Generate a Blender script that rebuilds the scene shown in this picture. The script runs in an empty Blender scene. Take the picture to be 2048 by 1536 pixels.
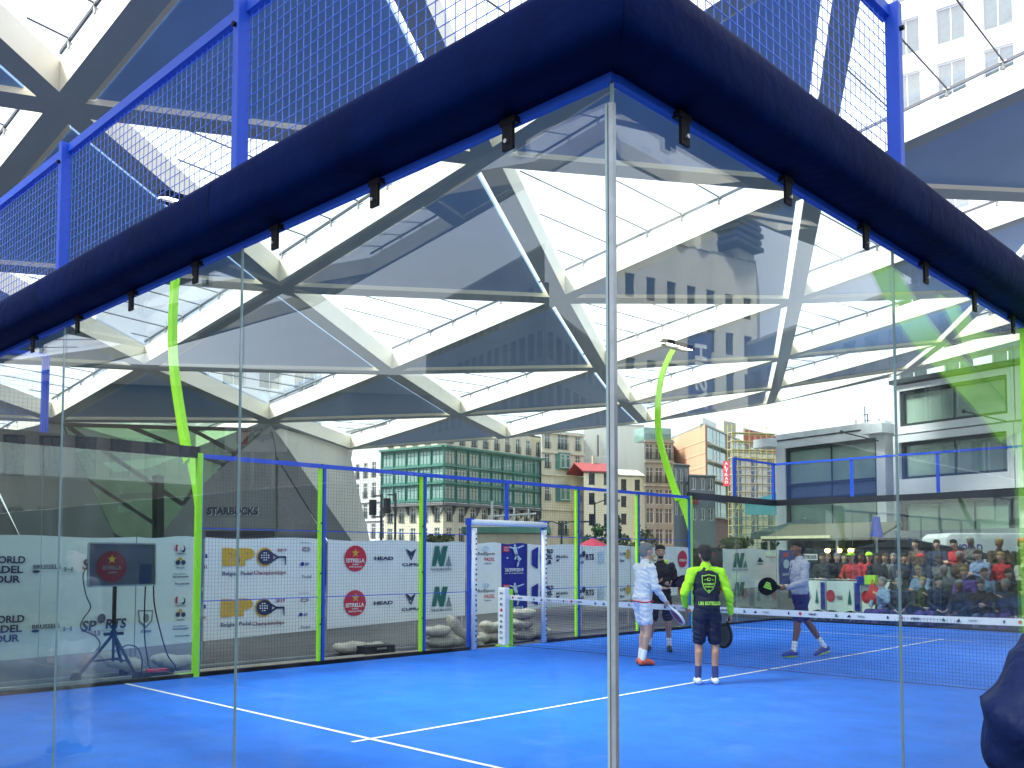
import bpy, bmesh, math, random
from mathutils import Vector as V, Matrix, geometry
random.seed(7)
C = bpy.context.scene
rad = math.radians

# ------------------------------------------------------------------ camera
CAM = V((1.5489, -2.0385, 1.6047)); YAW, PIT, ROL = -.7783, .0542, .0018
FPX, CX, CY = 1847.4, 989.5, 1013.1          # focal length and principal point in pixels of the 2048 px photo
fw = V((math.sin(YAW)*math.cos(PIT), math.cos(YAW)*math.cos(PIT), math.sin(PIT)))
r0 = V((math.cos(YAW), -math.sin(YAW), 0)); u0 = r0.cross(fw)
rt = r0*math.cos(ROL)+u0*math.sin(ROL); up = -r0*math.sin(ROL)+u0*math.cos(ROL)
cd = bpy.data.cameras.new('camera'); cam = bpy.data.objects.new('camera', cd); C.collection.objects.link(cam)
cam.matrix_world = Matrix(((rt.x, up.x, -fw.x, CAM.x), (rt.y, up.y, -fw.y, CAM.y), (rt.z, up.z, -fw.z, CAM.z), (0, 0, 0, 1)))
cd.sensor_width = 36; cd.lens = FPX/2048*36
cd.shift_x = (1024-CX)/2048; cd.shift_y = (CY-768)/2048
cd.clip_start = .05; cd.clip_end = 2000
C.camera = cam
C.render.resolution_x, C.render.resolution_y = 1024, 768

# ------------------------------------------------------------------ world, sun, exposure
EXPO = 2.14
w = bpy.data.worlds.new('World'); C.world = w; w.use_nodes = True
nt = w.node_tree; nt.nodes.clear()
def N(t, **k):
    n = nt.nodes.new(t)
    for a, b in k.items(): setattr(n, a, b)
    return n
SUN_EL, SUN_ROT = 52, 205
sky = N('ShaderNodeTexSky', sky_type='NISHITA'); sky.sun_disc = False
sky.sun_elevation = rad(SUN_EL); sky.sun_rotation = rad(SUN_ROT); sky.dust_density = 2
tc = N('ShaderNodeTexCoord'); mp = N('ShaderNodeMapping'); mp.inputs['Scale'].default_value = (1.6, 1.6, 4)
no = N('ShaderNodeTexNoise'); no.inputs['Scale'].default_value = 1.7; no.inputs['Detail'].default_value = 6
rp = N('ShaderNodeValToRGB'); rp.color_ramp.elements[0].position = .30; rp.color_ramp.elements[0].color = (.62, .62, .62, 1)
rp.color_ramp.elements[1].position = .58; rp.color_ramp.elements[1].color = (1, 1, 1, 1)
cl = N('ShaderNodeRGB'); cl.outputs[0].default_value = (4.5, 4.8, 5.35, 1)
mx = N('ShaderNodeMixRGB'); bg = N('ShaderNodeBackground'); bg.inputs['Strength'].default_value = .1
ou = N('ShaderNodeOutputWorld')
L = nt.links.new
L(tc.outputs['Generated'], mp.inputs[0]); L(mp.outputs[0], no.inputs[0]); L(no.outputs[0], rp.inputs[0])
L(rp.outputs[0], mx.inputs[0]); L(sky.outputs[0], mx.inputs[1]); L(cl.outputs[0], mx.inputs[2])
L(mx.outputs[0], bg.inputs[0]); L(bg.outputs[0], ou.inputs[0])
sd = bpy.data.lights.new('sun', 'SUN'); sd.energy = 2.6; sd.angle = rad(16); sd.color = (1, .95, .87)
so = bpy.data.objects.new('sun', sd); C.collection.objects.link(so)
a = rad(SUN_ROT); sdir = V((math.sin(a)*math.cos(rad(SUN_EL)), math.cos(a)*math.cos(rad(SUN_EL)), math.sin(rad(SUN_EL))))
so.rotation_euler = sdir.to_track_quat('Z', 'Y').to_euler()
C.view_settings.view_transform = 'Standard'; C.view_settings.look = 'None'
C.view_settings.exposure = EXPO; C.view_settings.gamma = 1
C.render.engine = 'CYCLES'
C.cycles.max_bounces = 10; C.cycles.transparent_max_bounces = 24; C.cycles.glossy_bounces = 4; C.cycles.diffuse_bounces = 4

# ------------------------------------------------------------------ pixel helpers (2048 px photo coordinates)
def ray(u, v): return fw+rt*((u-CX)/FPX)+up*((CY-v)/FPX)
def on(u, v, P, n):                                   # the point of a plane seen at a pixel
    d = ray(u, v); n = V(n); t = (V(P)-CAM).dot(n)/d.dot(n); return CAM+d*t
def at_x(u, v, X): return on(u, v, (X, 0, 0), (1, 0, 0))
def at_z(u, v, Z): return on(u, v, (0, 0, Z), (0, 0, 1))
def gp(u, D, z=0.):                                   # a ground point at a depth and column
    d = ray(u, 1113.3); p = CAM+d*D; return V((p.x, p.y, z))
def zat(P, v):                                        # height above P at which row v is seen
    h = V((P[0], P[1], CAM.z))-CAM; k = (CY-v)/FPX
    return CAM.z+(k*h.dot(fw)-h.dot(up))/(up.z-k*fw.z)

# ------------------------------------------------------------------ materials
MATS = {}
def lin(c): return tuple((x/12.92 if x <= .04045 else ((x+.055)/1.055)**2.4) for x in c)
def M(name, col, rough=.6, metal=0., var=.12, scale=6., bump=0., bscale=40., spec=.5, streak=False, emit=0., coat=0.):
    if name in MATS: return MATS[name]
    m = bpy.data.materials.new(name); m.use_nodes = True; t = m.node_tree; b = t.nodes['Principled BSDF']
    b.inputs['Base Color'].default_value = (*col, 1); b.inputs['Roughness'].default_value = rough
    b.inputs['Metallic'].default_value = metal; b.inputs['Specular IOR Level'].default_value = spec
    b.inputs['Coat Weight'].default_value = coat
    tcn = t.nodes.new('ShaderNodeTexCoord'); mpn = t.nodes.new('ShaderNodeMapping'); t.links.new(tcn.outputs['Object'], mpn.inputs[0])
    if streak: mpn.inputs['Scale'].default_value = (1, 1, .12)
    if var:
        n = t.nodes.new('ShaderNodeTexNoise'); n.inputs['Scale'].default_value = scale; n.inputs['Detail'].default_value = 6
        n.inputs['Roughness'].default_value = .65
        r = t.nodes.new('ShaderNodeValToRGB'); e = r.color_ramp.elements
        e[0].position = .3; e[1].position = .7
        e[0].color = (*[c*(1-var) for c in col], 1); e[1].color = (*[min(1, c*(1+var)) for c in col], 1)
        t.links.new(mpn.outputs[0], n.inputs[0]); t.links.new(n.outputs[0], r.inputs[0]); t.links.new(r.outputs[0], b.inputs['Base Color'])
    if bump:
        n2 = t.nodes.new('ShaderNodeTexNoise'); n2.inputs['Scale'].default_value = bscale; n2.inputs['Detail'].default_value = 4
        bp = t.nodes.new('ShaderNodeBump'); bp.inputs['Strength'].default_value = bump; bp.inputs['Distance'].default_value = .02
        t.links.new(mpn.outputs[0], n2.inputs[0]); t.links.new(n2.outputs[0], bp.inputs['Height']); t.links.new(bp.outputs[0], b.inputs['Normal'])
    if emit:
        b.inputs['Emission Color'].default_value = (*col, 1); b.inputs['Emission Strength'].default_value = emit
    MATS[name] = m; return m
def glassmat(name, tint, gl=1.0, ior=1.5, rough=0., haze=0., dirt=0.):
    m = bpy.data.materials.new(name); m.use_nodes = True; t = m.node_tree; t.nodes.clear()
    o = t.nodes.new('ShaderNodeOutputMaterial'); tr = t.nodes.new('ShaderNodeBsdfTransparent'); tr.inputs[0].default_value = (*tint, 1)
    g = t.nodes.new('ShaderNodeBsdfGlossy'); g.inputs['Roughness'].default_value = rough; g.inputs[0].default_value = (gl, gl, gl, 1)
    lw = t.nodes.new('ShaderNodeLayerWeight'); lw.inputs[0].default_value = .5        # facing = 1-|cos|, the same from both sides
    pw = t.nodes.new('ShaderNodeMath'); pw.operation = 'POWER'; pw.inputs[1].default_value = 5
    ml = t.nodes.new('ShaderNodeMath'); ml.operation = 'MULTIPLY_ADD'; F0 = ((ior-1)/(ior+1))**2; ml.inputs[1].default_value = 1-F0; ml.inputs[2].default_value = F0
    t.links.new(lw.outputs['Facing'], pw.inputs[0]); t.links.new(pw.outputs[0], ml.inputs[0])
    x = t.nodes.new('ShaderNodeMixShader'); t.links.new(ml.outputs[0], x.inputs[0])
    if haze:
        tl = t.nodes.new('ShaderNodeBsdfTranslucent'); tl.inputs[0].default_value = (.9, .93, 1, 1)
        h = t.nodes.new('ShaderNodeMixShader'); h.inputs[0].default_value = haze
        t.links.new(tr.outputs[0], h.inputs[1]); t.links.new(tl.outputs[0], h.inputs[2]); t.links.new(h.outputs[0], x.inputs[1])
    else: t.links.new(tr.outputs[0], x.inputs[1])
    t.links.new(g.outputs[0], x.inputs[2]); last = x
    if dirt:                                                 # faint smears and dust on the pane
        tcn = t.nodes.new('ShaderNodeTexCoord'); mpn = t.nodes.new('ShaderNodeMapping'); mpn.inputs['Scale'].default_value = (1, 1, .5); n1 = t.nodes.new('ShaderNodeTexNoise'); n1.inputs['Scale'].default_value = 3.5; n1.inputs['Detail'].default_value = 9; n1.inputs['Roughness'].default_value = .75
        rr = t.nodes.new('ShaderNodeMapRange'); rr.inputs['From Min'].default_value = .50; rr.inputs['From Max'].default_value = .80; rr.inputs['To Max'].default_value = dirt*3
        df_ = t.nodes.new('ShaderNodeBsdfDiffuse'); df_.inputs[0].default_value = (.6, .65, .68, 1); x2 = t.nodes.new('ShaderNodeMixShader')
        t.links.new(tcn.outputs['Object'], mpn.inputs[0]); t.links.new(mpn.outputs[0], n1.inputs[0]); t.links.new(n1.outputs[0], rr.inputs[0]); t.links.new(rr.outputs[0], x2.inputs[0]); t.links.new(x.outputs[0], x2.inputs[1]); t.links.new(df_.outputs[0], x2.inputs[2]); last = x2
    t.links.new(last.outputs[0], o.inputs[0]); MATS[name] = m; return m

m_turf = M('blue turf', (.010, .175, .80), .85, var=.16, scale=2.2, bump=.5, bscale=260)
def turf_detail(m):                                         # fibre speckle, drifts of sand and worn patches
    t = m.node_tree; b = t.nodes['Principled BSDF']; src = b.inputs['Base Color'].links[0].from_socket; tcn = t.nodes.new('ShaderNodeTexCoord'); col = src
    for sc, lo, hi, amt, c in ((420, .45, .75, .30, (.06, .26, .95, 1)), (55, .50, .72, .22, (.004, .08, .52, 1)), (.55, .52, .72, .38, (.05, .24, .92, 1)), (1.7, .58, .70, .25, (.10, .28, .80, 1))):
        n = t.nodes.new('ShaderNodeTexNoise'); n.inputs['Scale'].default_value = sc; n.inputs['Detail'].default_value = 5; r = t.nodes.new('ShaderNodeMapRange'); r.inputs['From Min'].default_value = lo; r.inputs['From Max'].default_value = hi; r.inputs['To Max'].default_value = amt
        x = t.nodes.new('ShaderNodeMixRGB'); x.inputs[2].default_value = c; t.links.new(tcn.outputs['Object'], n.inputs[0]); t.links.new(n.outputs[0], r.inputs[0]); t.links.new(r.outputs[0], x.inputs[0]); t.links.new(col, x.inputs[1]); col = x.outputs[0]
    t.links.new(col, b.inputs['Base Color'])
turf_detail(m_turf)
m_line = M('white line', (.82, .85, .86), .7, var=.05)
m_pave = M('paving', (.065, .067, .07), .8, var=.3, scale=1.2, bump=.3, bscale=30)
m_road = M('asphalt', (.055, .057, .06), .85, var=.2, scale=2)
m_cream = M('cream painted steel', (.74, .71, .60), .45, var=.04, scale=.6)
m_under = M('shaded steel underside', (.30, .38, .47), .5, var=.06, scale=.5)  # same white beams as the sides; underside shade is put into this colour
m_soffit = M('soffit with blue bounce', (.19, .36, .72), .42, var=.07, scale=.3)  # panels are grey; blue bounce from the court is mixed into this colour
m_cable = M('dark cable', (.08, .085, .09), .5, .5, var=0)
m_spider = M('grey bracket', (.32, .32, .30), .5, .4, var=0)
m_blue = M('blue powder coat', (.008, .075, .56), .45, var=.06)
m_dblue = M('navy padding', (.0003, .006, .052), .6, var=.3, scale=3, spec=.03, bump=.25, bscale=14)
m_navybar = M('black steel bar', (.010, .012, .022), .4, var=.2)
m_lime = M('lime green paint', (.36, .86, .012), .38, var=.05, coat=.2)
m_black = M('black metal', (.006, .006, .009), .55, var=0, spec=.2)
m_wire = M('blue wire', (.07, .20, .75), .4, var=0)
m_dwire = M('dark wire', (.02, .035, .09), .5, var=0)
m_steel = M('steel', (.45, .47, .5), .3, .9, var=.05)
m_seal = M('grey glass edge', (.30, .34, .37), .25, .3, var=.15, scale=14)
m_gedge = M('green glass edge', (.26, .36, .38), .2, var=.1)
m_white = M('white vinyl', (.86, .90, .89), .5, var=.04, scale=1.5, bump=.25, bscale=2.5)
m_wpad = M('white padding', (.80, .82, .86), .45, var=.04)
m_navy = M('navy print', (.012, .02, .09), .5, var=0)
m_pblue = M('royal blue print', (.01, .018, .30), .5, var=.25, scale=3)
m_red = M('red print', (.62, .015, .05), .5, var=.03)
m_gold = M('gold print', (.70, .42, .03), .5, var=.03)
m_maroon = M('maroon print', (.22, .01, .05), .5, var=0)
m_gprint = M('grey print', (.22, .27, .30), .5, var=0)
m_green = M('green print', (.01, .16, .12), .5, var=0)
m_pale = M('pale print', (.55, .68, .85), .5, var=.3, scale=20)
m_netb = M('black net cord', (.008, .03, .17), .6, var=0)
m_bag = M('sandbag cloth', (.42, .40, .34), .9, var=.2, scale=7, bump=.9, bscale=26)
m_glass = glassmat('court glass', (.90, .955, .93), 1.0, 1.58, dirt=.014)
m_cglass = glassmat('canopy glass', (.95, .97, 1.0), 1.0, 1.35, haze=.10)
m_bglass = M('building glass', (.03, .055, .06), .06, var=.4, scale=1.2, spec=1.)
m_gglass = M('green tinted glass', (.17, .27, .25), .05, var=.3, scale=.5, spec=1.)
m_fglass = M('dark window glass', (.018, .022, .03), .08, var=.3, scale=.6, spec=.8)

# ------------------------------------------------------------------ object helpers
def link(o, parent=None):
    C.collection.objects.link(o)
    if parent is not None: o.parent = parent
    return o
def tag(o, label=None, cat=None, group=None, kind=None):
    if label: o['label'] = label
    if cat: o['category'] = cat
    if group: o['group'] = group
    if kind: o['kind'] = kind
    return o
def thing(name, label, cat, loc=(0, 0, 0), rz=0., group=None):
    o = bpy.data.objects.new(name, None); C.collection.objects.link(o); o.empty_display_size = .1
    o.location = loc; o.rotation_euler = (0, 0, rz); return tag(o, label, cat, group)
def copy_tree(o, parent=None):
    c = o.copy(); C.collection.objects.link(c)
    if parent is not None: c.parent = parent
    for ch in list(o.children): copy_tree(ch, c)
    return c
class MB:
    def __init__(s, T=None): s.v = []; s.f = []; s.m = []; s.k = 0; s.T = T
    def add(s, vs, fs):
        n = len(s.v); s.v += [tuple(x) for x in vs]; s.f += [tuple(i+n for i in f) for f in fs]; s.m += [s.k]*len(fs); return s
    def box(s, c, d, R=None):
        c = V(c); hx, hy, hz = d[0]/2, d[1]/2, d[2]/2
        vs = [V((x, y, z)) for x in (-hx, hx) for y in (-hy, hy) for z in (-hz, hz)]
        if R is not None: vs = [R @ p for p in vs]
        return s.add([c+p for p in vs], [(0, 1, 3, 2), (4, 6, 7, 5), (0, 4, 5, 1), (2, 3, 7, 6), (0, 2, 6, 4), (1, 5, 7, 3)])
    def b2(s, a, b):
        return s.box([(a[i]+b[i])/2 for i in range(3)], [abs(b[i]-a[i]) for i in range(3)])
    def bar(s, p, q, w_, h, upv=(0, 0, 1)):
        p, q = V(p), V(q); d = (q-p).normalized(); uu = V(upv)
        if abs(d.dot(uu)) > .98: uu = V((0, 1, 0))
        sx = d.cross(uu).normalized(); sz = sx.cross(d).normalized()
        vs = [e+sx*x*w_/2+sz*z*h/2 for e in (p, q) for x, z in ((-1, -1), (1, -1), (1, 1), (-1, 1))]
        return s.add(vs, [(3, 2, 1, 0), (4, 5, 6, 7), (0, 1, 5, 4), (1, 2, 6, 5), (2, 3, 7, 6), (3, 0, 4, 7)])
    def tube(s, pts, r, n=8, r1=None, cap=True):
        pts = [V(p) for p in pts]; k = len(pts); vs = []; prev = None
        for i, p in enumerate(pts):
            d = (pts[min(i+1, k-1)]-pts[max(i-1, 0)]).normalized()
            if prev is None: a_ = d.orthogonal().normalized()
            else: a_ = (prev-d*prev.dot(d)).normalized()
            prev = a_; b_ = d.cross(a_); rr = r if r1 is None else r+(r1-r)*i/(k-1)
            vs += [p+(a_*math.cos(t)+b_*math.sin(t))*rr for t in [2*math.pi*j/n for j in range(n)]]
        fs = [(i*n+j, i*n+(j+1) % n, (i+1)*n+(j+1) % n, (i+1)*n+j) for i in range(k-1) for j in range(n)]
        if cap: fs += [tuple(range(n-1, -1, -1)), tuple(range((k-1)*n, k*n))]
        return s.add(vs, fs)
    def sph(s, c, r, R=None, nu=12, nv=8):
        c = V(c); r = (r, r, r) if isinstance(r, (int, float)) else r; vs = []
        for i in range(1, nv):
            th = math.pi*i/nv
            for j in range(nu):
                ph = 2*math.pi*j/nu; p = V((r[0]*math.sin(th)*math.cos(ph), r[1]*math.sin(th)*math.sin(ph), r[2]*math.cos(th)))
                vs.append(c+(R @ p if R is not None else p))
        a_ = V((0, 0, r[2])); b_ = V((0, 0, -r[2])); 
        if R is not None: a_ = R @ a_; b_ = R @ b_
        vs += [c+a_, c+b_]; t, b = len(vs)-2, len(vs)-1
        fs = [(i*nu+j, (i+1)*nu+j, (i+1)*nu+(j+1) % nu, i*nu+(j+1) % nu) for i in range(nv-2) for j in range(nu)]
        fs += [(t, j, (j+1) % nu) for j in range(nu)]+[(b, (nv-2)*nu+(j+1) % nu, (nv-2)*nu+j) for j in range(nu)]
        return s.add(vs, fs)
    def cap(s, p, q, r1, r2, n=10):
        p, q = V(p), V(q); s.sph(p, r1, nu=n, nv=8); s.sph(q, r2, nu=n, nv=8)
        d = q-p
        if d.length > 1e-4: s.tube([p, q], r1, n, r2)
        return s
    def prism(s, pts, dv):
        pts = [V(p) for p in pts]; dv = V(dv); n = len(pts)
        return s.add(pts+[p+dv for p in pts], [tuple(range(n)), tuple(range(2*n-1, n-1, -1))]+[(i, i+n, (i+1) % n+n, (i+1) % n) for i in range(n)])
    def face(s, pts): return s.add(pts, [tuple(range(len(pts)))])
    def build(s, name, mat, parent=None, smooth=False, bevel=0., loc=None, rz=0.):
        me = bpy.data.meshes.new(name); me.from_pydata(s.v, [], s.f)
        for m in (mat if isinstance(mat, (list, tuple)) else [mat]): me.materials.append(m)
        if isinstance(mat, (list, tuple)): me.polygons.foreach_set('material_index', s.m)
        bm = bmesh.new(); bm.from_mesh(me); bmesh.ops.recalc_face_normals(bm, faces=bm.faces); bm.to_mesh(me); bm.free()
        if smooth: me.polygons.foreach_set('use_smooth', [True]*len(me.polygons))
        o = bpy.data.objects.new(name, me); link(o, parent)
        if loc is not None: o.location = loc; o.rotation_euler = (0, 0, rz)
        if bevel:
            b = o.modifiers.new('b', 'BEVEL'); b.width = bevel; b.segments = 2; b.limit_method = 'ANGLE'
        return o
FONTC = {}
def text_mesh(s, bold=0.):
    if (s, bold) not in FONTC:
        c = bpy.data.curves.new('t', 'FONT'); c.body = s; c.size = 1; c.offset = bold; c.extrude = .004; c.resolution_u = 3
        o = bpy.data.objects.new('t', c); C.collection.objects.link(o)
        dg = bpy.context.evaluated_depsgraph_get(); dg.update(); me = bpy.data.meshes.new_from_object(o.evaluated_get(dg))
        bpy.data.objects.remove(o); FONTC[(s, bold)] = me
    return FONTC[(s, bold)]
class Board:                                          # lettering and flat marks laid on one plane, joined into one mesh per colour
    def __init__(s, O, R, U, n, parent): s.O, s.R, s.U, s.n, s.P = V(O), V(R).normalized(), V(U).normalized(), V(n).normalized(), parent; s.b = {}
    def mb(s, mat): return s.b.setdefault(mat.name, (MB(), mat))[0]
    def p(s, x, z, e=.004): return s.O+s.R*x+s.U*z+s.n*e
    def text(s, t, x0, x1, z0, z1, mat, bold=.015, slant=0., e=.006):
        me = text_mesh(t, bold); vs = [v.co for v in me.vertices]
        ax, bx_ = min(v.x for v in vs), max(v.x for v in vs); ay, by_ = min(v.y for v in vs), max(v.y for v in vs)
        sx = (x1-x0)/(bx_-ax); sz = (z1-z0)/(by_-ay)
        s.mb(mat).add([s.p(x0+(v.x-ax)*sx+slant*(v.y-ay)*sz, z0+(v.y-ay)*sz, e+v.z*.3) for v in vs], [tuple(p.vertices) for p in me.polygons])
    def ell(s, x, z, rx, rz, mat, e=.005, n=28, a0=0, rot=0.):
        ca, sa = math.cos(rot), math.sin(rot)
        s.mb(mat).face([s.p(x+rx*math.cos(t)*ca-rz*math.sin(t)*sa, z+rx*math.cos(t)*sa+rz*math.sin(t)*ca, e) for t in [2*math.pi*i/n for i in range(n)]])
    def poly(s, pts, mat, e=.005): s.mb(mat).face([s.p(x, z, e) for x, z in pts])
    def rect(s, x0, x1, z0, z1, mat, e=.005): s.poly([(x0, z0), (x1, z0), (x1, z1), (x0, z1)], mat, e)
    def star(s, x, z, r, mat, e=.009):
        s.poly([(x+(r if i % 2 == 0 else r*.42)*math.sin(math.pi*i/5), z+(r if i % 2 == 0 else r*.42)*math.cos(math.pi*i/5)) for i in range(10)], mat, e)
    def done(s, name='lettering'):
        for mb, mat in s.b.values(): mb.build(name, mat, s.P)
def remesh(mb, name, mat, parent, vox, smooth=4, loc=None, fold=0.):
    o = mb.build('tmp', mat); m = o.modifiers.new('r', 'REMESH'); m.mode = 'VOXEL'; m.voxel_size = vox; m.use_smooth_shade = True
    s_ = o.modifiers.new('s', 'SMOOTH'); s_.factor = .5; s_.iterations = smooth
    dg = bpy.context.evaluated_depsgraph_get(); dg.update(); me = bpy.data.meshes.new_from_object(o.evaluated_get(dg))
    bpy.data.objects.remove(o); me.name = name
    if fold:
        from mathutils import noise
        nr = [v.normal.copy() for v in me.vertices]; sd_ = V((len(me.vertices)*.37 % 9, 0, 0))
        for v, n_ in zip(me.vertices, nr):
            p = v.co; w1 = noise.noise(V((p.x*6, p.y*6, p.z*17+p.x*7))+sd_); w2 = noise.noise(V((p.x*15, p.y*15, p.z*34-p.y*12))+sd_); v.co = p+n_*fold*((1-abs(w1)*2.6)*.75+w2*.5-.3)
        me.polygons.foreach_set('use_smooth', [True]*len(me.polygons))
    if not me.materials: me.materials.append(mat)
    n = bpy.data.objects.new(name, me); link(n, parent); return n

# ================================================================== SETTING: ground, court surface, lines
tag(MB().add([(-600, -300, -.06), (400, -300, -.06), (400, 700, -.06), (-600, 700, -.06)], [(0, 1, 2, 3)]).build('ground', m_pave), kind='structure')
ra, rb = gp(300, 60, -.056), gp(1500, 60, -.056); rc, rd = gp(1500, 78, -.056), gp(300, 78, -.056)
tag(MB().add([ra, rb, rc, rd], [(0, 1, 2, 3)]).build('road', m_road), kind='structure')
tag(MB().b2((-10.02, -.02, -.05), (.02, 20.02, 0)).build('court_surface', m_turf), kind='structure')
ln = MB(); hz = .004
def ln_(x0, x1, y0, y1): ln.add([(x0, y0, hz), (x1, y0, hz), (x1, y1, hz), (x0, y1, hz)], [(0, 1, 2, 3)])
ln_(-9.98, -.02, 3.025, 3.075); ln_(-9.98, -.02, 16.925, 16.975)
ln_(-5.025, -4.975, 2.85, 3.025); ln_(-5.025, -4.975, 3.075, 16.925); ln_(-5.025, -4.975, 16.975, 17.15)
tag(ln.build('court_lines', m_line), kind='structure')

# ================================================================== CANOPY
cp = [-22.8432, 6.7482, 5.4044, 10.1094, -11.1838, -0.0205, 12.0349, 2.7469, -0.1797, 0.2284, -0.1439, 0.8182]
def cz(X, Y):
    x, y = (X+25)/20, (Y-25)/20
    return cp[6]+cp[7]*x+cp[8]*y+cp[9]*x*x+cp[10]*x*y+cp[11]*y*y
def node(i, j):
    x = cp[0]+i*cp[2]+j*cp[4]; y = cp[1]+i*cp[3]+j*cp[5]; return V((x, y, cz(x, y)))
CLIP = [(24, -21), (24, 52), (14, 76), (0, 82), (-18.6, 77.5), (-35.2, 67.3), (-51.4, 36.9), (-59, 20), (-62, 0), (-54, -19), (-42, -27.5), (-20, -28), (10, -26)]
def clip(poly):
    out = poly
    for k in range(len(CLIP)):
        A, B = V(CLIP[k]), V(CLIP[(k+1) % len(CLIP)]); e = B-A
        side = lambda p: e.x*(p.y-A.y)-e.y*(p.x-A.x)
        new = []
        for i in range(len(out)):
            p, q = out[i], out[(i+1) % len(out)]; a_, b_ = side(p), side(q)
            if a_ >= -1e-6: new.append(p)
            if (a_ >= -1e-6) != (b_ >= -1e-6): new.append(p.lerp(q, a_/(a_-b_)))
        out = new
        if len(out) < 3: return []
    res = []
    for p in out:
        if not res or (p-res[-1]).length > .05: res.append(p)
    if len(res) > 1 and (res[0]-res[-1]).length < .05: res.pop()
    return res
def onedge(p):
    for k in range(len(CLIP)):
        A, B = V(CLIP[k]), V(CLIP[(k+1) % len(CLIP)]); e = (B-A).normalized()
        if abs(e.x*(p.y-A.y)-e.y*(p.x-A.x)) < .03: return True
    return False
def inset(poly, dist):                                # convex CCW polygon in the plan
    n = len(poly); lines = []
    for i in range(n):
        a_, b_ = V((poly[i].x, poly[i].y)), V((poly[(i+1) % n].x, poly[(i+1) % n].y)); d = (b_-a_).normalized(); nn = V((-d.y, d.x))
        lines.append((a_+nn*(dist[i] if isinstance(dist, list) else dist), d))
    out = []
    for i in range(n):
        (a_, d1), (b_, d2) = lines[i-1], lines[i]; cr = d1.x*d2.y-d1.y*d2.x
        if abs(cr) < 1e-4: return None
        t = ((b_.x-a_.x)*d2.y-(b_.y-a_.y)*d2.x)/cr; out.append(a_+d1*t)
    A = sum(out[i].x*out[(i+1) % n].y-out[(i+1) % n].x*out[i].y for i in range(n))
    ok = all((out[(i+1) % n]-out[i]).dot(lines[i][1]) > 0 for i in range(n))
    return out if ok and A > .5 else None
canopy = thing('canopy', 'huge white triangulated canopy with glazed and solid blue grey coffers over the court', 'canopy', (-30, 25, 0))
def under(mb, name, mat, **k):
    o = mb.build(name, mat, canopy, **k); o.location = (30, -25, 0); return o
gridm = MB(); side = MB(); brk = MB(); jnt = MB()
BD = .82
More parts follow.
